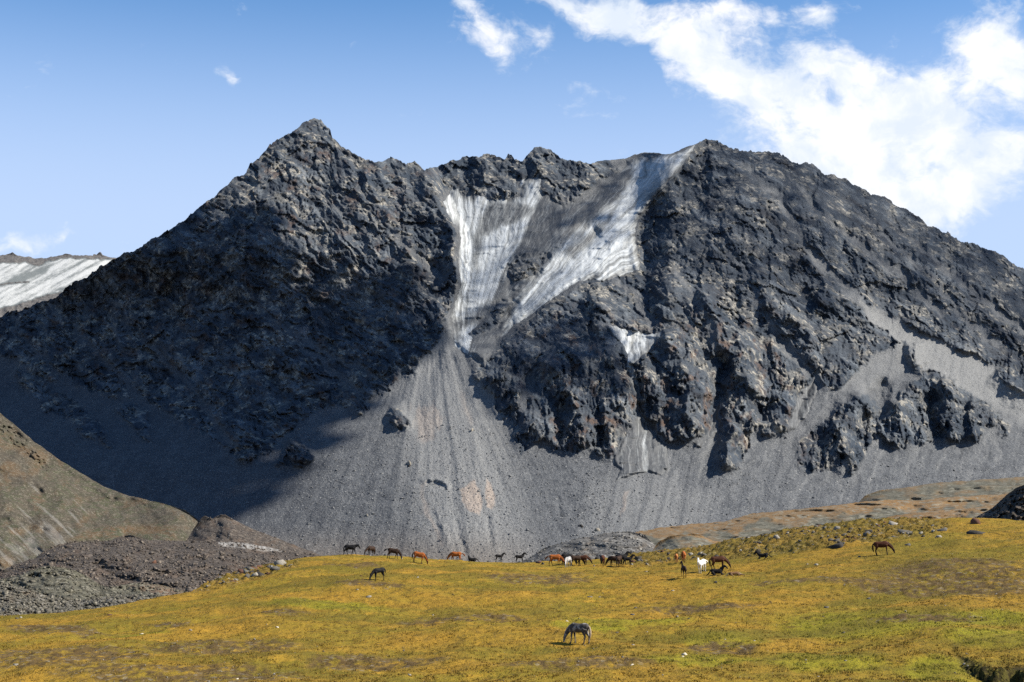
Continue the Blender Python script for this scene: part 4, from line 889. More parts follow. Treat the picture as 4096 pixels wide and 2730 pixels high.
def build_horses():
    hair = {k: coat('hair '+k, v, v, rough=.7) for k, v in {'black': (.010,.009,.009), 'chestnut': (.16,.055,.018), 'brown': (.022,.014,.010), 'white': (.62,.58,.52), 'dun': (.34,.26,.19)}.items()}
    C = {'black': coat('black coat', (.012,.011,.011), (.010,.009,.009)), 'dark': coat('dark brown coat', (.034,.019,.012), (.012,.010,.009)),
         'bay': coat('bay coat', (.070,.027,.013), (.014,.010,.009)), 'redbay': coat('red bay coat', (.060,.020,.009), (.016,.010,.008)),
         'chestnut': coat('chestnut coat', (.30,.088,.020), (.060,.024,.012)), 'bright': coat('bright chestnut coat', (.30,.090,.020), (.27,.085,.022)),
         'sorrel': coat('pale chestnut coat', (.33,.13,.040), (.24,.10,.04)), 'white': coat('white coat', (.66,.64,.60), (.40,.37,.33)),
         'grey': coat('dappled grey coat', (.30,.29,.28), (.16,.15,.14), patch=(.42,.40,.38)), 'roan': coat('grey and dark coat', (.070,.062,.057), (.15,.135,.12), patch=(.25,.235,.22)),
         'tan': coat('brown foal coat', (.16,.085,.035), (.12,.07,.035))}
    hoofm, T = material('hoof'); T.surface((.03, .026, .022), .6, .3)
    whitem, T = material('white marking'); T.surface((.6, .57, .52), .7, .2)
    eyem, T = material('eye'); T.surface((.008, .006, .005), .15, .5)
    D2 = math.radians
    #  X, Y of the feet, coat, hair, pose, heading, foal, scale, fore, hind, turn, tail, label
    HS = [
     (1400,2217,'black','black','low',-4,0,1.0,(.28,-.30),(.34,-.26),0,'hang','black horse walking along the crest with lowered head, leftmost of the herd'),
     (1483,2222,'dark','black','graze',238,0,.98,(.1,-.05),(.05,-.05),-.3,'hang','dark brown horse seen end on, next to the black walking horse on the crest'),
     (1570,2237,'dark','black','graze',-8,0,1.0,(.2,-.12),(.1,-.08),0,'swish','dark brown grazing horse with a white blaze, between the end on horse and a chestnut'),
     (1672,2253,'chestnut','black','graze',-12,0,1.0,(.05,.16),(-.12,.12),0,'hang','bright chestnut grazing horse with dark legs, facing right on the left crest'),
     (1823,2240,'bright','chestnut','graze',176,0,1.02,(.26,-.10),(.12,-.12),0,'swish','red chestnut horse grazing toward the left on the crest'),
     (1890,2243,'black','black','lie_up',186,0,.80,(0,0),(0,0),1.2,'out','black horse lying down behind the crest beside the left facing chestnut'),
     (1995,2250,'black','black','alert',10,1,.80,(.22,-.18),(.2,-.2),0,'short','black foal walking with raised head, left of two black foals on the crest'),
     (2078,2256,'black','black','alert',2,1,.84,(.1,-.14),(.1,-.12),0,'short','black foal standing with raised head, right of two black foals on the crest'),
     (1518,2324,'black','black','graze',212,1,.92,(.05,-.08),(.1,-.1),0,'short','lone black foal grazing on the grass below the left end of the herd'),
     (2222,2264,'chestnut','chestnut','graze',-6,0,1.0,(.22,-.1),(.22,-.2),-.2,'swish','chestnut horse with a flicked tail beside the pale grey one'),
     (2268,2259,'black','black','graze',8,0,.98,(.1,-.1),(.1,-.1),0,'hang','black horse half hidden behind the pale grey one'),
     (2273,2269,'grey','white','graze',242,0,.90,(.06,-.06),(.05,-.05),.2,'hang','small pale grey dappled horse seen end on in the middle of the herd'),
     (2304,2265,'dark','black','graze',14,0,.96,(.08,-.1),(.1,-.1),-.3,'hang','dark brown horse just right of the pale grey one'),
     (2334,2263,'bay','black','graze',-10,0,.92,(.3,.1),(.1,-.1),0,'hang','bay horse grazing to the right at the right end of the group with the grey'),
     (2411,2265,'redbay','black','graze',78,0,.98,(.05,-.06),(.05,-.05),0,'hang','red brown horse seen from behind, standing alone between the two dark groups'),
     (2459,2267,'dark','black','graze',172,0,.94,(.12,-.08),(.1,-.1),0,'hang','dark brown horse grazing toward the left in the right hand group'),
     (2478,2269,'dark','black','low',64,0,.98,(.06,-.1),(.1,-.1),.4,'hang','dark brown horse turned away in the middle of the right hand group'),
     (2487,2259,'black','black','alert',6,0,1.0,(.06,-.06),(.08,-.08),0,'hang','black horse with its head held high behind the right hand group'),
     (2508,2269,'black','black','alert',-2,1,.90,(.08,-.1),(.12,-.1),0,'short','black foal looking right at the right end of the dark group'),
     (2706,2252,'sorrel','chestnut','graze',75,1,.80,(.06,-.06),(.06,-.06),0,'short','pale chestnut foal seen from behind, beside its mother under the rocky bank'),
     (2734,2252,'chestnut','chestnut','graze',84,0,1.0,(.05,-.05),(.05,-.05),0,'hang','chestnut mare seen from behind, beside the pale chestnut foal'),
     (2809,2292,'white','white','alert',236,0,.98,(.08,-.08),(.1,-.1),.25,'swish','white horse standing and looking at the viewer with its tail swinging out'),
     (2876,2280,'bay','black','graze',-4,0,1.02,(.08,.18),(.2,-.16),0,'hang','dark bay horse grazing to the right just behind the white horse'),
     (2867,2302,'black','black','lie_up',-12,1,.92,(0,0),(0,0),0,'out','black foal lying down with raised head in front of the dark bay horse'),
     (2734,2312,'dark','black','alert',98,1,.86,(.04,-.04),(.04,-.04),.1,'short','dark brown foal seen from behind, standing alone on the open grass'),
     (3056,2240,'black','black','lie_up',168,1,.86,(0,0),(0,0),0,'out','dark foal lying down with raised head below the rocky bank'),
     (2936,2305,'tan','dun','lie_flat',4,1,.80,(0,0),(0,0),0,'out','brown foal stretched out flat asleep on the grass right of the black lying foal'),
     (3530,2221,'redbay','black','graze',-10,0,1.0,(.06,.0),(.05,-.05),0,'hang','bay horse grazing alone on the slope at the far right'),
     (2318,2577,'roan','dun','graze',148,0,1.0,(.12,-.10),(.10,-.16),0,'hang','grey and dark horse grazing alone in the foreground, nearest of all horses')]
    for (X, Y, ck, hk, pose, head, foal, sc, fo, hi, turn, tail, label) in HS:
        L, mane, tl = horse_shape(pose, bool(foal), fo, hi, turn, tail)
        near = Y > 2500
        me = fused('horse', L, C[ck], .040 if not near else .024, 2)
        o = bpy.data.objects.new('horse', me); COL.objects.link(o)
        tag(o, label, 'horse', 'horses grazing and resting on the meadow')
        mo = mesh_obj('mane', *mane, hair[hk], o, True); to = mesh_obj('tail', *tl, hair[hk], o, True)
        x, d = ground_hit(X, Y)
        hd = D2(head); c, s_ = math.cos(hd), math.sin(hd); k = .55*sc
        zf, zb = gz(x+c*k, d+s_*k), gz(x-c*k, d-s_*k)
        if pose.startswith('lie'): z = max(zf, zb, gz(x, d))-.02
        else: z = min((zf+zb)/2, min(zf, zb)+.10)-.015
        if pose == 'lie_flat': o.scale = (sc, sc, sc*.75)
        else: o.scale = (sc, sc, sc)
        pit = math.atan2(zf-zb, 2*k); pit = max(-.15, min(.15, pit))
        o.location = (x, d, (zf+zb)/2-.02 if not pose.startswith('lie') else z)
        o.rotation_euler = (0, -pit, hd)
        # hooves, and for the horses that show them a blaze, socks and eyes
        if not pose.startswith('lie') and (near or ck in ('white', 'chestnut', 'bright')):
            co = np.empty(len(me.vertices)*3, np.float32); me.vertices.foreach_get('co', co); co = co.reshape(-1, 3)
            low = co[co[:, 2] < .06]
            for sx in (1, -1):
                for sy in (1, -1):
                    q = low[(np.sign(low[:, 0]) == sx) & (np.sign(low[:, 1]) == sy)]
                    if len(q) < 3: continue
                    if pose == 'graze': q = q[np.abs(q[:, 0]) < 1.0]
                    if not len(q): continue
                    cx, cy = q[:, 0].mean(), q[:, 1].mean()
                    hv, hf = loft([(cx-.01, cy, .085, .056, .052), (cx, cy, .045, .064, .060), (cx+.012, cy, -.004, .074, .068)], 8)
                    mesh_obj('hoof', hv, hf, hoofm, o)
        if 'blaze' in label or near:
            nose = max(L[2][0], key=lambda v: v[0]); 
            hv = L[2][0]
        if 'blaze' in label:
            v, f = loft([(1.245,0,.44,.02,.030),(1.285,0,.30,.02,.028),(1.310,0,.16,.02,.026),(1.315,0,.09,.012,.02)], 6); mesh_obj('blaze', v, f, whitem, o)
        if near or ck == 'white':
            b = np.array([1.175, .074, .42]) if pose == 'graze' else np.array([1.06, .10, 1.66])
            for sgn in (-1, 1):
                if pose == 'graze':
                    v, f = loft([(b[0]-.02, sgn*b[1], b[2], .012, .012), (b[0], sgn*(b[1]+.004), b[2], .02, .018), (b[0]+.02, sgn*b[1], b[2], .012, .012)], 6)
                    mesh_obj('eye', v, f, eyem, o)
build_horses()

# ================================================================ BOULDERS, STONES, GRASS
def rock_protos():
    import bmesh
    out = []
    for k in range(16):
        r = np.random.default_rng(400+k); n = 11
        v = r.normal(size=(n, 3)); v /= np.linalg.norm(v, axis=1)[:, None]; v = np.sign(v)*np.abs(v)**.72; v *= r.uniform(.8, 1.05, (n, 1))
        v *= np.array([1.0, .72, .55])*r.uniform(.85, 1.15, 3)
        bm = bmesh.new()
        for p in v: bm.verts.new(p)
        res = bmesh.ops.convex_hull(bm, input=bm.verts)
        bmesh.ops.delete(bm, geom=[e for e in res['geom_interior'] if isinstance(e, bmesh.types.BMVert)], context='VERTS')
        bmesh.ops.triangulate(bm, faces=bm.faces); bm.verts.index_update()
        V = np.array([p.co for p in bm.verts]); Fc = np.array([[p.index for p in f.verts] for f in bm.faces]); bm.free()
        out.append((V, Fc))
    return out
PROTO = rock_protos()
def stone_material(name, a, b, spot):
    m, T = material(name); p = T.obj(); r = T.n('ShaderNodeObjectInfo').outputs['Random']
    q = T.n('ShaderNodeVectorMath', operation='ADD'); T.put(q.inputs[0], p); T.put(q.inputs[1], T.n('ShaderNodeObjectInfo').outputs['Location'])
    n = T.noise(q.outputs[0], 1.6, 5, .65); f = T.noise(q.outputs[0], 7.0, 3, .6)
    c = T.mix(T.step(n, .32, .68), a, b); c = T.mix(T.math('MULTIPLY', T.step(f, .55, .7), .6), c, spot)
    c = T.mix(T.math('MULTIPLY', r, .45), c, tuple(v*.55 for v in a))
    T.surface(c, .9, .2, T.bump(f, .05, .6)); return m
STONE = {'grey': stone_material('grey stone', (.075,.068,.056), (.130,.118,.098), (.22,.20,.165)), 'pale': stone_material('pale stone', (.20,.18,.145), (.32,.29,.24), (.13,.115,.09)),
         'dark': stone_material('dark stone', (.026,.023,.020), (.055,.048,.041), (.12,.105,.085)), 'red': stone_material('red brown stone', (.070,.034,.022), (.125,.060,.036), (.2,.14,.10)),
         'cream': stone_material('cream stone', (.52,.45,.33), (.62,.55,.42), (.38,.32,.22))}
_rock_mesh = {}
def rock_mesh(k, mk):
    if (k, mk) not in _rock_mesh:
        V, Fc = PROTO[k]; o = mesh_obj('boulder', V, Fc, STONE[mk]); _rock_mesh[k, mk] = o.data; bpy.data.objects.remove(o)
    return _rock_mesh[k, mk]
def boulder(loc, w, h, mk, label, name='boulder', group=None, cat=None, yaw=None, tilt=.25):
    k = int(rng.integers(len(PROTO))); V = PROTO[k][0]
    o = bpy.data.objects.new(name, rock_mesh(k, mk)); COL.objects.link(o)
    sx = w/(V[:, 0].max()-V[:, 0].min()); sz = h*1.45/(V[:, 2].max()-V[:, 2].min())
    o.scale = (sx, (sx*.6+sz*.5), sz); o.rotation_euler = (rng.uniform(-tilt, tilt), rng.uniform(-tilt, tilt), rng.uniform(-.5, .5) if yaw is None else yaw)
    o.location = (loc[0], loc[1], loc[2]-h*.04)
    tag(o, label, cat or ('boulder' if name == 'boulder' else 'stone'), group); return o
def surf_hit(P, X, Y):
    px, py = pixel(P); k = np.argmin((px-X)**2+(py-Y)**2); return P.reshape(-1, 3)[k]

WORD = {'grey': 'grey', 'pale': 'pale', 'dark': 'dark', 'red': 'rusty', 'cream': 'cream'}
def bank_label(mk, X, Y, w):
    crest = Y < curve([(2440,2240),(2600,2212),(2900,2172),(3050,2140),(3200,2112),(3300,2100),(3850,2096)], X)+22
    size = 'large' if w > 18 else 'small'
    where = ('behind the dark horses' if X < 2600 else 'behind the chestnut mare' if X < 2800 else 'above the dark bay horse' if X < 2980 else
             'above the lying dark foal' if X < 3200 else 'left of the lone bay horse' if X < 3480 else 'above the lone bay horse' if X < 3640 else 'right of the lone bay horse')
    return f"{size} {WORD[mk]} rock {'near the skyline' if crest else 'low'} on the rocky bank, {where}"
def meadow_label(mk, X, Y):
    where = ('on the grass near the herd' if Y < 2400 else 'level with the foreground horse' if Y < 2600 else 'in the grass nearest the viewer')
    side = 'toward the left edge' if X < 1100 else 'left of the foreground horse' if X < 2250 else 'right of the foreground horse' if X < 3100 else 'toward the right edge'
    return f"small {WORD[mk]} stone {where}, {side}"
def build_boulders():
    #  x, base y, width, height in the photo, stone, label
    NB = [
     (3903,2137,72,18,'dark','long flat dark slab lying on the grass below the knoll at the right edge'),
     (3908,2094,48,28,'red','red brown boulder at the foot of the dark knoll on the right'),
     (3342,2191,86,26,'dark','big slanting dark boulder at the lower edge of the rocky bank'),
     (3371,2142,36,20,'grey','pointed grey boulder in the middle of the rocky bank'),
     (3470,2128,44,14,'dark','dark boulder under the skyline in the right part of the rocky bank'),
     (3625,2131,70,16,'grey','tilted grey slab on the right part of the rocky bank'),
     (3757,2123,66,14,'grey','pale grey slab near the upper right end of the rocky bank'),
     (3574,2150,30,12,'grey','blocky grey boulder above the bay horse on the right'),
     (3628,2182,28,14,'grey','grey boulder on the grass right of the lone bay horse'),
     (3755,2150,24,11,'pale','flat pale boulder on grass near the right end of the rocky bank'),
     (3693,2148,14,10,'dark','small dark round stone on the grass right of the lone bay horse'),
     (3437,2229,16,7,'grey','grey stone on the grass left of the lone bay horse'),
     (3274,2097,46,17,'red','reddish flat boulder standing out on the skyline of the rocky bank'),
     (3207,2118,42,13,'red','rusty boulder left of the reddish one on the skyline'),
     (3145,2131,34,14,'dark','dark pointed boulder on the skyline of the rocky bank'),
     (3020,2169,52,13,'dark','flat dark ledge slab on the skyline above the dark bay horse'),
     (2801,2220,28,16,'pale','bright pale boulder on the bank right of the chestnut mare'),
     (2760,2220,22,13,'pale','pale boulder just right of the chestnut mare'),
     (2777,2235,20,10,'grey','grey boulder on the bank above the white horse'),
     (2713,2208,18,10,'dark','dark boulder on the bank above the pale chestnut foal'),
     (2648,2201,16,10,'red','small red brown boulder on the skyline left of the rocky bank'),
     (3265,2263,15,9,'pale','pale stone on open grass below the middle of the rocky bank'),
     (3228,2260,13,6,'pale','flat whitish stone on open grass below the rocky bank'),
     (2863,2333,16,9,'dark','dark clod of rock on the grass below the lying black foal'),
     (2689,2365,17,7,'pale','pale stone on the grass below the lone brown foal'),
     (2158,2254,27,13,'red','red brown rock beside the chestnut horse with flicked tail'),
     (2170,2259,14,12,'dark','small black rock under the tail of the chestnut horse'),
     (2348,2241,28,8,'pale','pale slab behind the bay horse in the middle of the herd'),
     (2392,2237,22,12,'dark','dark boulder left of the red brown horse seen from behind'),
     (2550,2238,38,17,'dark','large dark boulder right of the black horse with raised head'),
     (2566,2246,22,11,'grey','grey boulder below the large dark boulder'),
     (2586,2263,14,11,'pale','pale upright stone right of the right hand group of horses'),
     (2527,2263,11,7,'pale','whitish stone beside the black foal of the right hand group'),
     (2376,2266,9,7,'pale','small white stone between the two dark groups of horses'),
     (2583,2288,16,6,'pale','whitish double stone on the grass left of the lone brown foal'),
     (2357,2390,26,6,'grey','long flat stone on the grass below the middle of the herd'),
     (2397,2390,12,5,'pale','small pale stone right of the long flat stone'),
     (2736,2622,26,11,'cream','cream coloured boulder low in the grass right of the foreground horse'),
     (2731,2630,14,5,'cream','small cream stone just below the cream coloured boulder'),
     (2523,2661,26,7,'cream','flat cream stone low in the grass below and right of the foreground horse'),
     (2271,2486,17,7,'cream','cream stone in the grass above the foreground horse'),
     (2710,2470,12,10,'pale','white stone on the grass upper right of the foreground horse'),
     (2340,2585,8,5,'pale','little white stone behind the hooves of the foreground horse'),
     (1428,2361,13,6,'pale','pale stone on the grass left and below the lone black foal'),
     (1474,2389,27,9,'pale','large pale stone on the grass below the lone black foal'),
     (1446,2306,15,6,'red','pinkish flat stone left of the lone black foal'),
     (1667,2311,15,5,'pale','pale flat stone on the grass right of the lone black foal'),
     (440,2462,20,7,'red','pinkish stone near the left crest of the meadow'),
     (566,2537,18,7,'cream','cream stone on the left part of the meadow'),
     (944,2717,20,6,'cream','flat cream stone at the bottom edge left of the middle'),
     (70,2476,18,8,'grey','grey stone on the crest at the left edge'),
     (82,2474,12,9,'pale','pale stone on the crest at the left edge'),
     (1110,2512,17,6,'cream','cream stone on the grass left of the middle'),
     (3857,2662,12,7,'pale','white stone at the foot of the dark turf bank, upper one of two'),
     (3872,2676,14,7,'pale','white stone at the foot of the dark turf bank, lower one of two'),
     (3622,2447,12,7,'pale','pale stone on the grass in the lower right part'),
     (60,2664,20,9,'pale','white stone in the bare soil at the lower left edge'),
     (192,2645,14,7,'pale','pale stone in the bare patch at the lower left')]
    for (X, Y, w, h, mk, lab) in NB:
        x, d = ground_hit(X, Y); s = d/F
        boulder((x, d, gz(x, d)), w*s, h*s, mk, lab, tilt=.18)
    for (X, Y, w, h, mk, lab) in [(1637,1855,22,20,'pale','pale boulder standing on the left part of the grey scree fan'),(1636,1866,20,9,'dark','dark boulder just below the pale one on the scree fan'),
                     (1888,1722,16,14,'pale','lone boulder high on the middle of the scree fan'),(2325,2104,18,11,'dark','dark boulder low on the scree right of the fan'),
                     (2388,2121,26,13,'pale','pale boulder low on the scree above the rubble hump'),(1470,2060,12,9,'pale','pale boulder on the dark scree at left')]:
        p = surf_hit(MP, X, Y); s = p[1]/F; boulder(p, w*s, h*s, mk, lab)
    p = surf_hit(HP['moraine.001'], 610, 2253); s = p[1]/F; boulder(p, 30*s, 22*s, 'red', 'large pinkish boulder in the middle of the dark moraine rubble')
    p = surf_hit(HP['moraine.001'], 20, 2290); s = p[1]/F; boulder(p, 26*s, 22*s, 'dark', 'dark boulder on the edge of the moraine at the left')
    # rocks that nothing tells apart: a scatter on the bank, slabs on the left outcrop, stones in the grass
    xs = rng.uniform(2440, 3850, 4000); ys = rng.uniform(2075, 2270, 4000)
    r_, _, _ = meadow_masks(xs.astype(np.float32), ys.astype(np.float32)); k = np.nonzero((r_ > 0) & (ys > curve([(2440,2240),(2600,2212),(2900,2172),(3050,2140),(3200,2112),(3300,2100),(3850,2096)], xs)))[0]
    for i in k[:125]:
        x, d = ground_hit(xs[i], ys[i]); s = d/F; w = float(np.clip(rng.lognormal(2.72, .5), 8, 46))
        mk = ('grey','dark','grey','pale','dark','red')[int(rng.integers(6))]
        boulder((x, d, gz(x, d)), w*s, w*s*rng.uniform(.32, .6), mk, bank_label(mk, xs[i], ys[i], w), group='rocks on the rocky bank', tilt=.4)
    xs = rng.uniform(780, 1190, 1500); ys = rng.uniform(2240, 2375, 1500)
    inside = poly_sdf(xs.astype(np.float32), ys.astype(np.float32), [(770,2372),(850,2352),(960,2322),(1060,2298),(1160,2272),(1180,2258),(1060,2266),(1000,2262),(930,2290),(850,2325)])
    k = np.nonzero(inside > 0)[0]
    for i in k[:70]:
        x, d = ground_hit(xs[i], ys[i]); s = d/F; w = float(np.clip(rng.lognormal(2.95, .5), 9, 52))
        mk = ('grey','grey','dark','pale','red')[int(rng.integers(5))]
        boulder((x, d, gz(x, d)), w*s, w*s*rng.uniform(.28, .5), mk, f"{'big' if w > 17 else 'small'} {WORD[mk]} slab in the {'lower' if xs[i] < 920 else 'middle' if xs[i] < 1050 else 'upper'} part of the left outcrop", group='slabs of the left outcrop', tilt=.5)
    n = 0
    while n < 90:
        X, Y = rng.uniform(0, 4096), rng.uniform(2290, 2725)
        if Y < np.interp(X, [0, 780, 1100, 4096], [2475, 2380, 2290, 2260]): continue
        x, d = ground_hit(X, Y); s = d/F; w = float(np.clip(rng.lognormal(2.0, .4), 5, 18))
        mk = ('pale','grey','pale','grey','dark')[int(rng.integers(5))]
        boulder((x, d, gz(x, d)), w*s, w*s*rng.uniform(.3, .6), mk, meadow_label(mk, X, Y), 'stone', 'stones scattered over the meadow'); n += 1

def scatter(name, label, P3, size, mat, flat=.6, tone=None):
    n = len(P3); Vs, Fs, o = [], [], 0
    kk = rng.integers(len(PROTO), size=n); yaw = rng.uniform(0, 6.28, n); sz = size
    for k in range(len(PROTO)):
        ix = np.nonzero(kk == k)[0]
        if not len(ix): continue
        V, Fc = PROTO[k]; c, s = np.cos(yaw[ix]), np.sin(yaw[ix]); tl = rng.uniform(-.5, .5, len(ix))
        x = V[None, :, 0]*c[:, None]-V[None, :, 1]*s[:, None]; y = V[None, :, 0]*s[:, None]+V[None, :, 1]*c[:, None]; z = V[None, :, 2]*flat*1.6+x*tl[:, None]
        W_ = np.stack([x, y, z], -1)*(sz[ix]*.5)[:, None, None]+P3[ix][:, None]; W_[..., 2] += (sz[ix]*.12)[:, None]
        Vs.append(W_.reshape(-1, 3)); Fs.append((Fc[None]+(np.arange(len(ix))*len(V))[:, None, None]).reshape(-1, 3)+o); o += len(ix)*len(V)
    ob = mesh_obj(name, np.concatenate(Vs), np.concatenate(Fs), mat); tag(ob, label, kind='stuff'); return ob
def world_stone(name, cols, sc):
    m, T = material(name); p = T.pos(); v = T.voro(p, sc, 1); s = T.n('ShaderNodeSeparateColor'); T.put(s.inputs[0], v)
    n = T.noise(p, sc*2, 3, .6)
    c = T.mix(T.step(s.outputs[0], .2, .6), cols[0], cols[1]); c = T.mix(T.step(s.outputs[1], .75, .9), c, cols[2]); c = T.mix(T.math('MULTIPLY', T.step(n, .55, .4), .5), c, tuple(q*.5 for q in cols[0]))
    T.surface(c, .92, .15); return m
def on_sheet(P, n, x0, x1, y0, y1):
    px, py = pixel(P); k = np.nonzero((px > x0) & (px < x1) & (py > y0) & (py < y1))
    i = rng.integers(len(k[0]), size=n); q = P[k[0][i], k[1][i]].copy()
    return q+rng.normal(0, .3, q.shape)*np.array([1, 1, 0])
def build_stuff():
    # grass tufts and pebbles over the meadow
    n = 62000
    X = rng.uniform(-60, 4160, n); d = 1/rng.uniform(1/200, 1/76, n)
    x = (X-2048)/(F*math.cos(PITCH))*d
    z, rg, br, lu, px, py, bk = [q[0] for q in ground_z(x[None], d[None])]
    cl = fbm(x/1.4, d/1.8, 3, 501)+.25*rg+.15*bk
    k = cl > -.05+.45*br*(1-rg); x, d, z, lu, rg, bk = x[k], d[k], z[k], lu[k], rg[k], bk[k]; n = len(x)
    sz = rng.uniform(.05, .12, n)*(1+.8*rg)
    nb = 5; an = rng.uniform(0, 6.28, (n, nb)); ln = rng.uniform(.5, 1.1, (n, nb)); of = rng.normal(0, .9, (n, nb, 2))
    bx = x[:, None]+of[..., 0]*sz[:, None]; by = d[:, None]+of[..., 1]*sz[:, None]
    wd = sz[:, None]*.32
    A = np.stack([bx-np.cos(an)*wd, by-np.sin(an)*wd, np.broadcast_to(z[:, None]-.02, bx.shape)], -1)
    B = np.stack([bx+np.cos(an)*wd, by+np.sin(an)*wd, np.broadcast_to(z[:, None]-.02, bx.shape)], -1)
    Cc = np.stack([bx+np.sin(an)*sz[:, None]*.5, by-np.cos(an)*sz[:, None]*.3, z[:, None]+sz[:, None]*ln], -1)
    V = np.stack([A, B, Cc], 2).reshape(-1, 3); Fc = np.arange(len(V)).reshape(-1, 3)
    tone = np.repeat(np.clip(rng.normal(.5, .25, n)-.1*lu, 0, 1), nb*3); lush = np.repeat(lu, nb*3)
    m, T = material('grass blades')
    c = T.mix(T.attr('tone'), (.115, .078, .014), (.250, .150, .024)); c = T.mix(T.math('MULTIPLY', T.attr('lush'), .6), c, (.13, .15, .016))
    T.surface(c, .8, .15)
    tag(mesh_obj('grass', V, Fc, m, attrs={'tone': tone, 'lush': lush}), 'short yellowing grass tufts all over the meadow', kind='stuff')
    n = 16000; X = rng.uniform(-60, 4160, n); d = 1/rng.uniform(1/200, 1/76, n); x = (X-2048)/(F*math.cos(PITCH))*d
    z, rg, br, lu, px, py, bk = [q[0] for q in ground_z(x[None], d[None])]
    k = rng.random(n) < .04+.22*br*np.clip(.5+fbm(x/2.2, d/3, 3, 502), 0, 1)+.5*rg; P3 = np.stack([x, d, z], -1)[k]
    sz = np.clip(rng.lognormal(-2.55, .45, len(P3)), .03, .35)*(1+1.1*rg[k])
    scatter('pebbles', 'small stones strewn over the bare patches of the meadow', P3, sz, world_stone('pebble stone', ((.12,.105,.085), (.20,.18,.15), (.34,.32,.28)), 9.0), .5)
    mor = world_stone('moraine stone', ((.048,.039,.032), (.092,.075,.060), (.19,.158,.125)), .9)
    q = on_sheet(HP['moraine.001'], 7000, -50, 1300, 2150, 2420)
    scatter('rubble', 'loose dark stones covering the moraine', q, np.clip(rng.lognormal(-.05, .5, len(q)), .4, 4.5), mor)
    q = np.concatenate([on_sheet(HP['moraine.002'], 1800, -50, 800, 2260, 2470), on_sheet(HP['moraine.003'], 2500, -50, 860, 2330, 2480)])
    scatter('rubble', 'pale greenish stones covering the mounds at the left edge', q, np.clip(rng.lognormal(-.55, .5, len(q)), .25, 2.6), world_stone('pale moraine stone', ((.062,.057,.043), (.115,.104,.080), (.21,.19,.15)), 1.4))
    q = np.concatenate([on_sheet(HP['moraine.004'], 1500, 1960, 2660, 2120, 2290), on_sheet(HP['moraine'], 700, 760, 1330, 2060, 2240)])
    scatter('rubble', 'loose grey stones covering the humps behind the herd', q, np.clip(rng.lognormal(-.35, .45, len(q)), .3, 2.2), world_stone('hump stone', ((.075,.072,.066), (.125,.12,.11), (.22,.21,.19)), .9))
    q = np.concatenate([on_sheet(MP, 6500, 1150, 2450, 1700, 2290), on_sheet(MP, 3500, 2300, 4100, 1850, 2200)])
    scatter('scree_stones', 'stones and blocks strewn over the lower scree', q, np.clip(rng.lognormal(.25, .45, len(q)), .8, 5.0), world_stone('scree stone', ((.09,.09,.09), (.17,.17,.165), (.32,.315,.30)), .5))
build_boulders(); build_stuff()

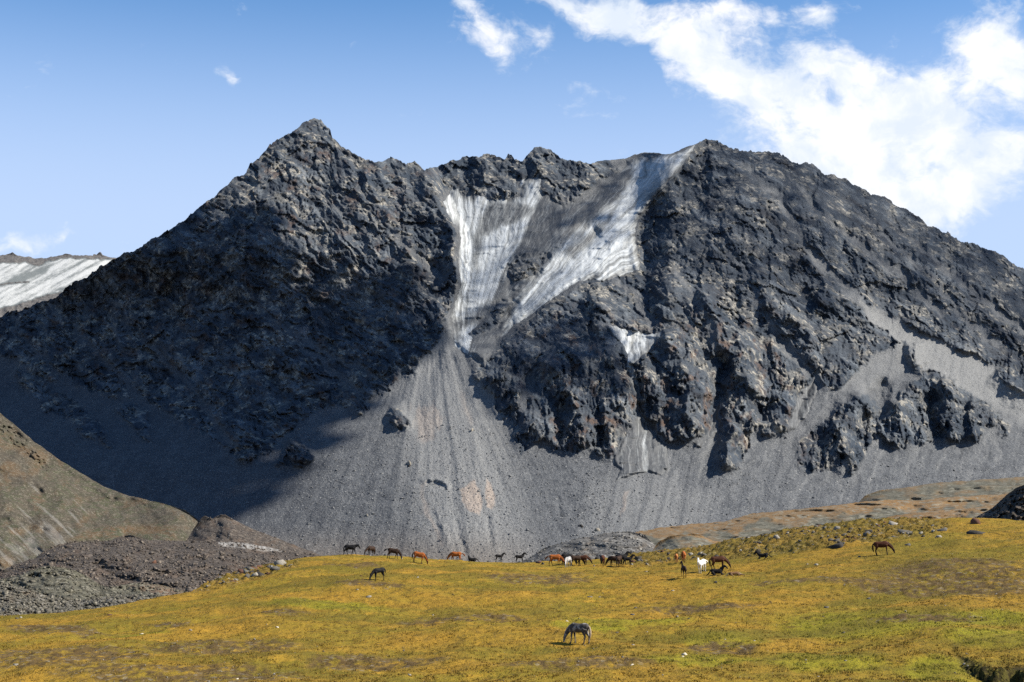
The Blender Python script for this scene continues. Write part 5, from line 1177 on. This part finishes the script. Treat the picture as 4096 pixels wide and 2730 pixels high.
# ================================================================ CLOUDS OVERHEAD (out of frame, they shade parts of the mountain)
def build_clouds():
    m, T = material('cloud'); T.surface((.9, .9, .9), 1.0, 0.0); MAT['cloud'] = m
    from mathutils import noise as mn
    import bmesh
    bm = bmesh.new(); bmesh.ops.create_icosphere(bm, subdivisions=1, radius=1.0)
    bv = np.array([v.co for v in bm.verts]); bf = np.array([[v.index for v in f.verts] for f in bm.faces]); bm.free()
    X, Y = pixel(MP)
    R1 = np.array([-SUN[1], SUN[0], 0]); R1 /= np.linalg.norm(R1); R2 = np.cross(SUN, R1)
    def cloud(label, poly, inset, rad, gap, fill, height, ramp=60):
        Xw = X+fbm(X/120, Y/120, 4, 301)*60; Yw = Y+fbm(X/120, Y/120, 4, 302)*50
        sd = poly_sdf(Xw.astype(np.float32), Yw.astype(np.float32), poly)
        k = sd > inset; Q = MP[k]; w = np.clip((sd[k]-inset)/ramp, 0, 1)
        g = np.round(np.stack([Q@R1, Q@R2], -1)/gap).astype(int)
        _, ix = np.unique(g, axis=0, return_index=True)
        keep = rng.random(len(ix)) < fill*sstep(w[ix], -.25, .6); ix = ix[keep]
        C = Q[ix]; L = (height+rng.normal(0, 45, len(ix))-C[:, 2])/SUN[2]
        C = C+SUN[None]*L[:, None]+rng.normal(0, gap*.25, (len(ix), 3))
        r = rad*rng.uniform(.7, 1.35, len(ix))
        bump = 1+.22*np.array([mn.noise(Vector(v*2.2)) for v in bv])
        V = (C[:, None]+bv[None]*bump[None, :, None]*r[:, None, None]*np.array([1, 1, .8])).reshape(-1, 3)
        Fc = (bf[None]+(np.arange(len(C))*len(bv))[:, None, None]).reshape(-1, 3)
        o = mesh_obj('cloud', V, Fc, m, smooth=True); tag(o, label, kind='stuff')
    cloud('white cumulus cloud overhead that shades the left face of the mountain', [(-700,1150),(200,1180),(520,1080),(760,1040),(900,1030),(1080,1060),(1250,1130),(1400,1160),(1560,1180),(1700,1260),(1780,1340),(1760,1420),
          (1620,1500),(1440,1640),(1330,1750),(1150,1900),(950,2060),(840,2190),(600,2260),(300,2250),(0,2150),(-700,1850)], 28, 27, 20, 1.0, 2100, 190)
    cloud('thin white cloud overhead that half shades the hanging ice', [(1830,1000),(1960,950),(2120,900),(2300,780),(2480,620),(2620,590),(2680,600),(2560,860),(2540,1000),(2440,1010),(2330,1060),(2220,1200),(2250,1300),(2450,1480),(2300,1500),(2000,1450),(1800,1350)], 14, 8, 13, .62, 2300)
    cloud('small unseen cloud added overhead to shade the dark buttress below the ice', [(1960,1490),(2120,1340),(2330,1230),(2480,1310),(2540,1480),(2500,1640),(2300,1570),(2180,1640),(2050,1620)], 10, 9, 12, .9, 2300)  # extra cloud out of view, added to darken the buttress
    cloud('ragged thin cloud overhead that dims the upper right slopes', [(2600,500),(2860,500),(3300,640),(3700,840),(4096,1040),(4600,1300),(4600,1640),(4096,1480),(3750,1260),(3400,1160),(3150,1250),(2900,1200),(2700,1050),(2640,800)], 0, 8, 13, .62, 2900)
build_clouds()

print('TRIS', sum(len(o.data.loops)-2*len(o.data.polygons) for o in bpy.data.objects if o.type == 'MESH'))
